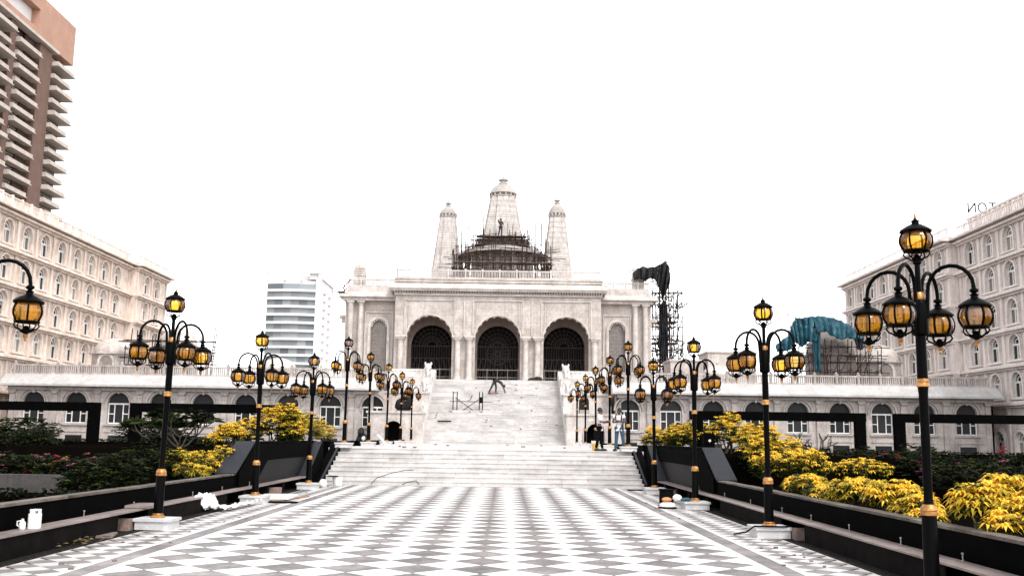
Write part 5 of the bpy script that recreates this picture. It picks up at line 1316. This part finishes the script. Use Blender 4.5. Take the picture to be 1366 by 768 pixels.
# frangipani trees
def frangipani(label, x, y, z, h, spread, nb, leaves, m='dark', m2='green'):
    t = thing('frangipani_tree', label, 'tree', (x, y, z))
    tk = MB(); lf = MB(); lf2 = MB()
    tk.tube([(x, y, z), (x + 0.05, y, z + h * 0.35)], [0.075, 0.06], 7)
    tips = []
    def branch(p, d, L_, r, lev):
        q = (p[0] + d[0] * L_, p[1] + d[1] * L_, p[2] + d[2] * L_); tk.tube([p, ((p[0] + q[0]) / 2 + random.uniform(-.04, .04), (p[1] + q[1]) / 2, (p[2] + q[2]) / 2 - 0.03), q], [r, r * 0.9, r * 0.8], 6)
        if lev == 0: tips.append(q); return
        for k in range(2 if random.random() < 0.65 else 3):
            a = random.uniform(0, 2 * PI); v = Vector((d[0] + 0.75 * math.cos(a), d[1] + 0.75 * math.sin(a), d[2] * 0.8 + 0.25)).normalized(); branch(q, v, L_ * 0.78, r * 0.75, lev - 1)
    for k in range(nb):
        a = 2 * PI * k / nb + random.uniform(-.3, .3); v = Vector((spread * math.cos(a), spread * math.sin(a), 0.75)).normalized(); branch((x + 0.05, y, z + h * 0.35), v, h * 0.27, 0.036, 2)
    tk.build('trunk', 'bark', t, True)
    if leaves:
        for p in tips:
            rosette(lf if random.random() < 0.7 else lf2, p, leaves + 3, 0.46, 0.12, 0.45)
        lf.build('crown', m, t)
        if lf2.f: lf2.build('crown', m2, t)
    else:
        for p in tips:
            if random.random() < 0.5: rosette(lf, p, 4, 0.1, 0.035, 0.6)
        lf.build('crown', 'green', t)
frangipani('frangipani tree with pale branches and dark long leaves right of the near left lamp post', -9.3, 30.6, 0.5, 2.1, 0.9, 5, 8)
frangipani('leafy frangipani with dark crown behind the near left lamp post', -10.3, 31.6, 0.5, 2.0, 0.9, 4, 9)
frangipani('nearly bare frangipani with grey branches in the right garden', 10.9, 33.0, 0.5, 1.75, 1.0, 5, 0)
# slender sapling palm on the right
t = thing('young_palm', 'small young palm beside the right garden frame post', 'palm', (15.75, 35, 0.5))
MB().tube([(15.75, 35, 0.5), (15.78, 35, 1.4)], [0.05, 0.035], 6).build('trunk', 'bark', t)
lf = MB(); rosette(lf, (15.78, 35, 1.4), 9, 0.5, 0.09, 0.7); rosette(lf, (15.78, 35, 1.42), 7, 0.4, 0.08, 1.2); lf.build('crown', 'green', t)

# ------------------------------------------------------------------ people
def skinned(name, joints, edges, m, parent, root, sub=1):
    me = bpy.data.meshes.new(name); names = list(joints)
    me.from_pydata([joints[k][0] for k in names], [(names.index(a), names.index(b)) and (names.index(a), names.index(b)) for a, b in edges], [])
    o = bpy.data.objects.new(name + '_tmp', me); C.objects.link(o)
    o.modifiers.new('s', 'SKIN')
    for i, k in enumerate(names):
        sv = me.skin_vertices[0].data[i]; r = joints[k][1]
        sv.radius = (r, r) if not isinstance(r, tuple) else r
        sv.use_root = (k == root)
    if sub:
        ss = o.modifiers.new('u', 'SUBSURF'); ss.levels = sub; ss.render_levels = sub
    bpy.context.view_layer.update()
    dg = bpy.context.evaluated_depsgraph_get()
    nm = bpy.data.meshes.new_from_object(o.evaluated_get(dg)); nm.name = name
    bpy.data.objects.remove(o); bpy.data.meshes.remove(me)
    nm.materials.clear(); nm.materials.append(MT[m]); nm.shade_smooth()
    return link(name, nm, parent, None, (0, 0, 0))
def person(label, loc, rz, J, top, bottom, sleeve=0.55, hair=True, hat=None, topname='shirt', shoes='shoe', scale=1.0):
    t = thing('person', label, 'person', loc, None, world=False, rz=rz); t.scale = (scale,) * 3
    V = lambda k: Vector(J[k])
    face = (V('nose') - V('head')).normalized()
    upv = (V('crown') - V('neck')).normalized(); side = face.cross(upv).normalized()
    b = {k: (J[k], r) for k, r in (('pelvis', 0.105), ('waist', 0.10), ('chest', 0.125), ('neck', 0.055), ('head', 0.082), ('crown', 0.078))}
    b['nosetip'] = (tuple(V('head') + face * 0.105 - upv * 0.005), 0.014)
    b['chin'] = (tuple(V('head') + face * 0.06 - upv * 0.075), 0.04)
    E_ = [('pelvis', 'waist'), ('waist', 'chest'), ('chest', 'neck'), ('neck', 'head'), ('head', 'crown'), ('head', 'nosetip'), ('head', 'chin')]
    for s in 'LR':
        for k, r in (('sh', 0.062), ('el', 0.042), ('wr', 0.028), ('hip', 0.088), ('kn', 0.058), ('an', 0.04), ('toe', 0.035)): b[k + s] = (J[k + s], r)
        d = (V('wr' + s) - V('el' + s)).normalized(); palm = V('wr' + s) + d * 0.075
        b['palm' + s] = (tuple(palm), 0.032)
        E_ += [('chest', 'sh' + s), ('sh' + s, 'el' + s), ('el' + s, 'wr' + s), ('wr' + s, 'palm' + s), ('pelvis', 'hip' + s), ('hip' + s, 'kn' + s), ('kn' + s, 'an' + s), ('an' + s, 'toe' + s)]
        a = d.orthogonal().normalized(); c = d.cross(a)
        for q, off in enumerate((-0.028, -0.009, 0.010, 0.028)):
            ln = (0.062, 0.075, 0.07, 0.052)[q]
            k1 = palm + d * ln * 0.55 + a * off; k2 = palm + d * ln + a * off * 1.1 + c * 0.022
            b[f'f{q}a{s}'] = (tuple(k1), 0.0095); b[f'f{q}b{s}'] = (tuple(k2), 0.008); E_ += [('palm' + s, f'f{q}a{s}'), (f'f{q}a{s}', f'f{q}b{s}')]
        th = palm - d * 0.03 + a * 0.045; th2 = palm + d * 0.01 + a * 0.062 + c * 0.015
        b['tha' + s] = (tuple(th), 0.011); b['thb' + s] = (tuple(th2), 0.009); E_ += [('palm' + s, 'tha' + s), ('tha' + s, 'thb' + s)]
    body = skinned('body', b, E_, 'skin', t, 'pelvis')
    up_ = {k: (J[k], r) for k, r in (('pelvis', 0.13), ('waist', 0.125), ('chest', 0.15))}
    up_['collar'] = (tuple(V('chest').lerp(V('neck'), 0.55)), 0.085)
    ee = [('pelvis', 'waist'), ('waist', 'chest'), ('chest', 'collar')]
    if J['pelvis'][2] - J['waist'][2] < -0.1:
        up_['hem'] = (tuple(V('pelvis') - Vector((0, 0, 0.11))), 0.135); ee.append(('hem', 'pelvis'))
    for s in 'LR':
        up_['sh' + s] = (J['sh' + s], 0.085); up_['sl' + s] = (tuple(V('sh' + s).lerp(V('el' + s), sleeve)), 0.07); ee += [('chest', 'sh' + s), ('sh' + s, 'sl' + s)]
    skinned(topname, up_, ee, top, t, 'pelvis')
    lo = {'pelvis': (tuple(V('pelvis') - Vector((0, 0, 0.0))), 0.125)}; ee = []
    for s in 'LR':
        lo['hip' + s] = (J['hip' + s], 0.108); lo['kn' + s] = (J['kn' + s], 0.076); lo['cf' + s] = (tuple(V('kn' + s).lerp(V('an' + s), 0.5)), 0.07); lo['an' + s] = (tuple(V('an' + s) + Vector((0, 0, 0.02))), 0.062)
        ee += [('pelvis', 'hip' + s), ('hip' + s, 'kn' + s), ('kn' + s, 'cf' + s), ('cf' + s, 'an' + s)]
    skinned('trousers', lo, ee, bottom, t, 'pelvis')
    for s in 'LR':
        d = (V('toe' + s) - V('an' + s)); d.z = 0; d = d.normalized() if d.length > 1e-3 else Vector((0, -1, 0)); a = V('an' + s)
        m = MB(); zb = a.z - 0.075
        m.tube([(a.x - d.x * 0.07, a.y - d.y * 0.07, zb + 0.04), (a.x + d.x * 0.02, a.y + d.y * 0.02, zb + 0.05), (a.x + d.x * 0.12, a.y + d.y * 0.12, zb + 0.04), (a.x + d.x * 0.19, a.y + d.y * 0.19, zb + 0.03)], [0.045, 0.055, 0.05, 0.03], 8)
        m.build('shoe', shoes, t, True, loc=(0, 0, 0))
    hd = V('head').lerp(V('crown'), 0.55); hm = MB().ball((0, 0, 0), (0.098, 0.108, 0.10), 12, 8, 0.02)
    o = hm.build('hair' if not hat else 'cap', 'hair' if not hat else hat, t, True, loc=tuple(hd + upv * 0.028 - face * 0.022))
    q = upv.to_track_quat('Z', 'Y'); o.rotation_euler = q.to_euler()
    ey = MB()
    for sd in (-1, 1): ey.ball(tuple(V('head') + face * 0.083 + side * 0.033 * sd + upv * 0.02), 0.012, 6, 4)
    ey.build('eyes', 'hair', t, loc=(0, 0, 0))
    ear = MB()
    for sd in (-1, 1): ear.ball(tuple(V('head') + side * 0.088 * sd - upv * 0.005), (0.015, 0.02, 0.03), 6, 4)
    ear.build('ears', 'skin', t, loc=(0, 0, 0))
    return t
def standing():
    J = {'pelvis': (0, 0, 0.93), 'waist': (0, -0.01, 1.10), 'chest': (0, 0, 1.30), 'neck': (0, -0.01, 1.47), 'head': (0, -0.03, 1.56), 'crown': (0, -0.02, 1.63), 'nose': (0, -0.2, 1.56)}
    for s, a in (('L', -1), ('R', 1)):
        J.update({'sh' + s: (a * 0.185, 0.0, 1.39), 'el' + s: (a * 0.24, 0.03, 1.11), 'wr' + s: (a * 0.22, -0.06, 0.88), 'hip' + s: (a * 0.095, 0, 0.88), 'kn' + s: (a * 0.11, -0.02, 0.49), 'an' + s: (a * 0.12, 0.02, 0.08), 'toe' + s: (a * 0.13, -0.13, 0.03)})
    return J
# man in pale shirt: seen side-on, facing right, forearm held out in front
J = standing()
J.update({'elL': (-0.24, -0.10, 1.13), 'wrL': (-0.10, -0.31, 1.18), 'elR': (0.24, -0.08, 1.12), 'wrR': (0.08, -0.30, 1.14), 'anL': (-0.12, 0.12, 0.08), 'toeL': (-0.13, -0.03, 0.03), 'knL': (-0.11, 0.05, 0.49), 'anR': (0.12, -0.08, 0.08), 'toeR': (0.13, -0.23, 0.03)})
person('standing man in a pale striped shirt and black trousers, forearms raised in front', (4.52, 39.55, LZ), R(72), J, 'shirt', 'trousers', 0.85)
# man in white tee, arms crossed, facing the first man and the camera
J = standing()
J.update({'elL': (-0.25, -0.10, 1.13), 'wrL': (0.05, -0.23, 1.17), 'elR': (0.25, -0.10, 1.13), 'wrR': (-0.05, -0.25, 1.21), 'anL': (-0.16, 0.0, 0.08), 'toeL': (-0.2, -0.14, 0.03), 'anR': (0.2, 0.03, 0.08), 'toeR': (0.25, -0.12, 0.03), 'knR': (0.15, -0.02, 0.49), 'nose': (-0.1, -0.2, 1.55)})
p2 = person('standing man in a white T-shirt and blue jeans with arms crossed and dark shoulder straps', (5.30, 39.55, LZ), R(-18), J, 'tee', 'jeans', 0.5)
for a in (-1, 1):
    MB().tube([(a * 0.13, 0.14, 1.18), (a * 0.13, 0.13, 1.36), (a * 0.125, 0.0, 1.475), (a * 0.12, -0.12, 1.38), (a * 0.13, -0.15, 1.2)], 0.026, 6).build('shoulder_strap', 'darkcloth', p2, loc=(0, 0, 0))
MB().ball((0, 0.2, 1.25), (0.16, 0.09, 0.2), 10, 7).build('backpack', 'darkcloth', p2, True, loc=(0, 0, 0))
# worker bending over on the stairs, side-on
sy = 78.0; sz = LZ + GR * (int((sy - 70) / GT) + 1)
J = {'pelvis': (0, 0.1, 0.98), 'waist': (0.0, -0.12, 0.98), 'chest': (0, -0.34, 0.84), 'neck': (0, -0.50, 0.70), 'head': (0, -0.57, 0.62), 'crown': (0, -0.60, 0.55), 'nose': (0, -0.45, 0.46)}
for s, a in (('L', -1), ('R', 1)):
    J.update({'sh' + s: (a * 0.18, -0.40, 0.80), 'el' + s: (a * 0.19, -0.55, 0.50), 'wr' + s: (a * 0.14, -0.66, 0.18), 'hip' + s: (a * 0.1, 0.12, 0.92)})
J.update({'knL': (-0.12, 0.32, 0.50), 'anL': (-0.12, 0.52, 0.08), 'toeL': (-0.12, 0.38, 0.03), 'knR': (0.12, 0.02, 0.5), 'anR': (0.12, 0.05, 0.08), 'toeR': (0.12, -0.10, 0.03)})
person('worker in dark clothes bending over on the grand stairs', (-0.02, sy, sz), R(80), J, 'darkcloth', 'darkcloth', 0.95, scale=1.06)
o = thing('tool_tray', 'small red-brown tray on the grand stairs beside the bending worker', 'tray', (-0.25, sy - 0.25, sz - 0.15))
MB().box(-0.5, 0.1, sy - 0.34, sy - 0.1, sz - GR + 0.16, sz - GR + 0.2).box(-0.5, 0.1, sy - 0.34, sy - 0.31, sz - GR + 0.2, sz - GR + 0.26).build('tray', 'redmetal', o)
# worker on the tower scaffold, arm raised
J = standing(); J.update({'elL': (-0.36, -0.1, 1.45), 'wrL': (-0.2, -0.2, 1.62), 'elR': (0.27, -0.05, 1.13), 'wrR': (0.12, -0.25, 1.05), 'anL': (-0.2, 0.1, 0.08), 'toeL': (-0.25, -0.03, 0.03), 'knL': (-0.16, -0.03, 0.49)})
person('dark silhouetted worker standing on top of the tower scaffold', (0.05, 91.3, 20.63), R(30), J, 'darkcloth', 'darkcloth', 0.95)

# ------------------------------------------------------------------ loose things
# scaffold trestle on the stairs
ts = thing('trestle_scaffold', 'small steel trestle scaffold with cross braces standing on the grand stairs', 'scaffold', (-2.2, 75, 3))
def stair_z(y): return LZ + GR * max(0, min(GN, math.floor((y - 70) / GT) + 1))
for x in (-3.25, -2.95, -1.25, -1.0):
    for y in (75.1,): MB().tube([(x, y, stair_z(y) - 0.2), (x, y, 5.15)], 0.042, 5).build('post', 'bamboo', ts)
for z in (3.5, 4.4): MB().tube([(-3.5, 75.0, z), (-0.3, 75.0, z)], 0.03, 5).build('rail', 'bamboo', ts)
for (a, b) in (((-3.1, 3.3), (-1.1, 4.7)), ((-3.1, 4.7), (-1.1, 3.3))): MB().tube([(a[0], 75.05, a[1]), (b[0], 75.05, b[1])], 0.03, 5).build('cross_brace', 'bamboo', ts)
MB().box(-1.25, -1.0, 74.9, 75.2, 4.3, 4.75).build('clamp_box', 'benchdark', ts)
MB().tube([(-1.95, 75.0, 4.5), (-1.8, 75.0, 4.9)], 0.04, 5).build('pipe_end', 'redmetal', ts)
# jerrycan and bottle
jc = thing('jerrycan', 'white plastic jerrycan with handle on the left bench', 'jerrycan', (-6.05, 14.55, 0.335))
def rbox(x0, x1, y0, y1, z0, z1, r=0.03):
    po = []
    for (cx, cy, a0) in ((x1 - r, y1 - r, 0), (x0 + r, y1 - r, 90), (x0 + r, y0 + r, 180), (x1 - r, y0 + r, 270)):
        for k in range(4): po.append((cx + r * math.cos(R(a0 + 30 * k)), cy + r * math.sin(R(a0 + 30 * k))))
    return MB().prism(po, 'z', z0, z1)
rbox(-6.13, -5.975, 14.47, 14.61, 0.335, 0.545).build('body', 'whiteplastic', jc, True)
m = MB().box(-6.075, -6.05, 14.51, 14.57, 0.545, 0.585).box(-6.0, -5.978, 14.51, 14.57, 0.545, 0.585).box(-6.08, -5.977, 14.512, 14.568, 0.585, 0.61)
m.build('handle', 'whiteplastic', jc)
MB().lathe([(0.024, 0.0), (0.024, 0.03), (0.028, 0.032), (0.028, 0.06)], 10, (-6.105, 14.54, 0.545)).build('cap', 'whiteplastic', jc, True)
bo = thing('white_bottle', 'small white plastic bottle leaning on the jerrycan', 'bottle', (-6.1, 14.3, 0.335))
MB().lathe([(0.04, 0), (0.045, 0.015), (0.045, 0.09), (0.026, 0.12), (0.018, 0.125), (0.018, 0.15)], 12, (-6.14, 14.36, 0.336)).build('body', 'whiteplastic', bo, True)
MB().tube([(-6.15, 14.33, 0.46), (-6.20, 14.33, 0.45), (-6.20, 14.33, 0.40), (-6.18, 14.34, 0.38)], 0.01, 6).build('handle', 'whiteplastic', bo)
# blocks and debris by the plinths
def block(label, c, s, m='block', rz=0.0, nm='stone_block', cat='stone block'):
    tag(MB().cbox((0, 0, 0), s, rz).build(nm, m, loc=c), label, cat)
block('brown stone block left of the near left plinth', (-6.1, 17.95, 0.1), (0.36, 0.28, 0.2))
block('reddish brick block on the right beside the second lamp plinth', (6.06, 17.85, 0.1), (0.34, 0.26, 0.2))
block('brown stone block by the foot of the right lower steps', (6.08, 31.0, 0.1), (0.4, 0.4, 0.2))
block('brown stone block near the left lamp post by the lower steps', (-6.0, 29.0, 0.1), (0.42, 0.6, 0.2))
block('flat grey slab lying on blocks beside the near left lamp post', (-6.05, 18.9, 0.37), (0.5, 0.8, 0.045), 'bench', 0.1, 'stone_slab', 'slab')
block('thin grey slab offcut lying below the left bench', (-5.95, 16.9, 0.02), (0.3, 0.7, 0.035), 'bench', 0.25, 'stone_slab', 'slab')
block('long pale plank lying beside the third left lamp plinth', (-5.1, 26.9, 0.02), (0.16, 2.6, 0.035), 'timber', -0.22, 'timber_plank', 'plank')
block('dark plank lying on the plaza right of the third left plinth', (-5.0, 25.6, 0.02), (0.9, 0.25, 0.035), 'benchdark', -0.1, 'timber_plank', 'plank')
block('white marble slab propped flat near the third left lamp', (-5.45, 27.2, 0.06), (0.9, 1.6, 0.06), 'tile_white', 0.05, 'marble_slab', 'slab')
block('small dark metal bar lying at the right foot of the lower steps', (5.2, 34.1, 0.02), (0.5, 0.1, 0.04), 'benchdark', 0.05, 'metal_bar', 'bar')
# crumpled plastic sheet on the left
ps = thing('plastic_sheet', 'crumpled white plastic sheet trailing off the left bench onto the plaza', 'sheet', (-5.6, 23.6, 0.0))
def fn(u, v):
    pth = [(-6.05, 22.6, 0.36), (-5.9, 22.2, 0.30), (-5.75, 22.3, 0.08), (-5.55, 23.2, 0.06), (-5.4, 24.2, 0.07), (-5.35, 24.9, 0.1)]
    s = u * (len(pth) - 1); i = min(int(s), len(pth) - 2); q = s - i
    p = Vector(pth[i]).lerp(Vector(pth[i + 1]), q)
    w_ = 0.16 + 0.09 * math.sin(5 * u)
    return (p.x + (v - 0.5) * 2 * w_ * 0.7 + 0.03 * math.sin(23 * u + 3 * v), p.y + (v - 0.5) * 0.25, max(0.02, p.z + 0.03 * abs(math.sin(29 * u + 6 * v)) + 0.025 * math.sin(13 * v + 9 * u) + random.uniform(-.028, .028)))
o = drape(44, 12, fn).build('sheet', 'whiteplastic', ps, False)
# white bag and pipe near left steps
t = thing('white_sack', 'small white sack at the left foot of the lower steps', 'sack', (-5.3, 33.2, 0)); lumps(MB(), [(-5.3, 33.2, 0.13, 0.14, 0.16, 0.15)], 0.06).build('body', 'whiteplastic', t, True)
t = thing('tool_bucket', 'white bucket with dark green lid beside the left step cheek', 'bucket', (-5.05, 34.6, 0)); MB().lathe([(0.15, 0), (0.18, 0.3), (0.19, 0.31)], 14, (-5.05, 34.6, 0)).build('body', 'whiteplastic', t, True); MB().lathe([(0.195, 0.312), (0.195, 0.34), (0.05, 0.345)], 14, (-5.2, 34.5, 0)).build('lid', 'benchdark', t)
t = thing('cable', 'thin dark cable lying over the lower steps on the left', 'cable', (-3.0, 35.4, 0)); MB().tube([(-4.0, 35.43, 0.03), (-3.8, 35.4, 0.25), (-3.3, 35.75, 0.42), (-2.9, 36.2, 0.50), (-2.6, 36.4, 0.50)], 0.013, 5).build('strand', 'lampblack', t); MB().tube([(-2.9, 35.4, 0.03), (-2.7, 35.42, 0.12), (-2.4, 35.46, 0.17), (-2.3, 35.4, 0.04)], 0.013, 5).build('strand', 'lampblack', t)
t = thing('cable', 'black cable looped round the second right lamp plinth', 'cable', (5.2, 17.8, 0)); MB().tube([(5.0, 18.6, 0.02), (5.1, 18.1, 0.10), (5.22, 17.98, 0.215), (5.5, 17.96, 0.215), (5.8, 17.97, 0.215), (5.92, 18.1, 0.215)], 0.016, 5).build('strand', 'lampblack', t)
t = thing('floor_machine', 'floor grinder with orange cover on a white disc beside the third right plinth', 'machine', (4.95, 25.6, 0))
MB().lathe([(0.24, 0.0), (0.25, 0.025), (0.16, 0.05)], 16, (4.9, 25.5, 0.0)).build('base', 'benchdark', t, True); MB().lathe([(0.21, 0.05), (0.20, 0.11), (0.12, 0.15)], 16, (4.9, 25.5, 0)).build('disc', 'whiteplastic', t, True)
lumps(MB(), [(4.88, 25.5, 0.22, 0.13, 0.11, 0.06)], 0.03).build('cover', 'orange', t, True)
t = thing('pot', 'dark metal pot on the plaza behind the floor grinder', 'pot', (5.15, 27.2, 0)); MB().lathe([(0.17, 0), (0.2, 0.06), (0.19, 0.36), (0.22, 0.38), (0.22, 0.40)], 14, (5.15, 27.2, 0)).build('body', 'benchdark', t, True)
t = thing('cloth_heap', 'heap of white and green cloth on the third right plinth', 'cloth', (5.3, 25.3, 0.2)); lumps(MB(), [(5.32, 25.2, 0.24, 0.14, 0.12, 0.05)], 0.1).build('green_cloth', 'teal', t, True); lumps(MB(), [(5.16, 25.55, 0.26, 0.12, 0.12, 0.09)], 0.1).build('white_cloth', 'whiteplastic', t, True)
t = thing('paint_bucket', 'yellow bucket on the landing beside the man in the pale shirt', 'bucket', (4.42, 40.4, LZ)); MB().lathe([(0.13, 0), (0.16, 0.28), (0.165, 0.29)], 14, (4.42, 40.4, LZ)).build('body', 'yellowplastic', t, True); MB().lathe([(0.165, 0.292), (0.165, 0.40)], 14, (4.42, 40.4, LZ)).build('lid', 'whiteplastic', t)
t = thing('dark_sack', 'black sack lying at the top of the grand stairs on the right', 'sack', (3.2, 82, 6.4)); lumps(MB(), [(3.0, 82, 6.5, 0.45, 0.3, 0.2), (3.4, 82, 6.55, 0.4, 0.3, 0.25)], 0.08).build('body', 'blacktarp', t, True)
t = thing('dark_sack', 'heaped black sack at the foot of a lamp left of the grand stairs', 'sack', (-5.95, 46.5, LZ)); lumps(MB(), [(-5.95, 46.5, 1.5, 0.3, 0.3, 0.32), (-5.75, 46.3, 1.35, 0.25, 0.2, 0.16), (-6.0, 46.4, 1.85, 0.17, 0.2, 0.25)], 0.1).build('body', 'blacktarp', t, True); lumps(MB(), [(-5.85, 46.15, 1.6, 0.09, 0.08, 0.1)]).build('white_patch', 'whiteplastic', t, True)
t = thing('leaning_pipe', 'white pipe lying slanted on the left side of the landing', 'pipe', (-5.1, 47, LZ)); MB().tube([(-5.35, 47.5, 1.75), (-4.8, 46.0, 1.32)], 0.07, 8).build('pipe', 'whiteplastic', t)
t = thing('timber_plank', 'dark offcut plank lying on the grand stairs on the left', 'plank', (-3.7, 73, 2.6)); MB().cbox((-3.75, 73.05, stair_z(73.05) + 0.06), (1.0, 0.25, 0.08), 0.1).build('board', 'benchdark', t)
debris = MB()
for k in range(60):
    sg = random.choice((-1, 1)); x = sg * random.uniform(4.5, 5.5); y = random.uniform(12.5, 34); s = random.uniform(0.012, 0.035)
    debris.cbox((x, y, s * 0.35), (s * 2, s * 1.4, s * 0.8), random.uniform(0, 3))
for k in range(9):
    debris.cbox((random.uniform(-4, 5.2), random.uniform(39.5, 62), LZ + 0.03), (random.uniform(.05, .2), 0.1, 0.06), random.uniform(0, 3))
for k in range(22):
    y = random.uniform(70.3, 80.8); debris.cbox((random.uniform(-4.6, 4.6), y, stair_z(y) + 0.03), (random.uniform(.06, .25), 0.1, 0.07), random.uniform(0, 3))
o = debris.build('rubble', 'block'); o['kind'] = 'stuff'; o['label'] = 'small crumbs of rubble scattered over plaza edges and stairs'
leafl = thing('leaf_litter', 'small heap of dry leaves in the gravel below the left bench', 'leaves', (-5.85, 15.8, 0)); lm = MB()
for k in range(40): leaf(lm, (-5.85 + random.gauss(0, .12), 15.8 + random.gauss(0, .3), 0.02 + random.uniform(0, .05)), (random.uniform(-1, 1), random.uniform(-1, 1), 0.2), 0.1, 0.05)
lm.build('leaves', 'drylitter', leafl)
for ob in S.objects:
    if ob.get('_w') is not None: del ob['_w']
print('objects', len(S.objects), 'tiles', nt_)
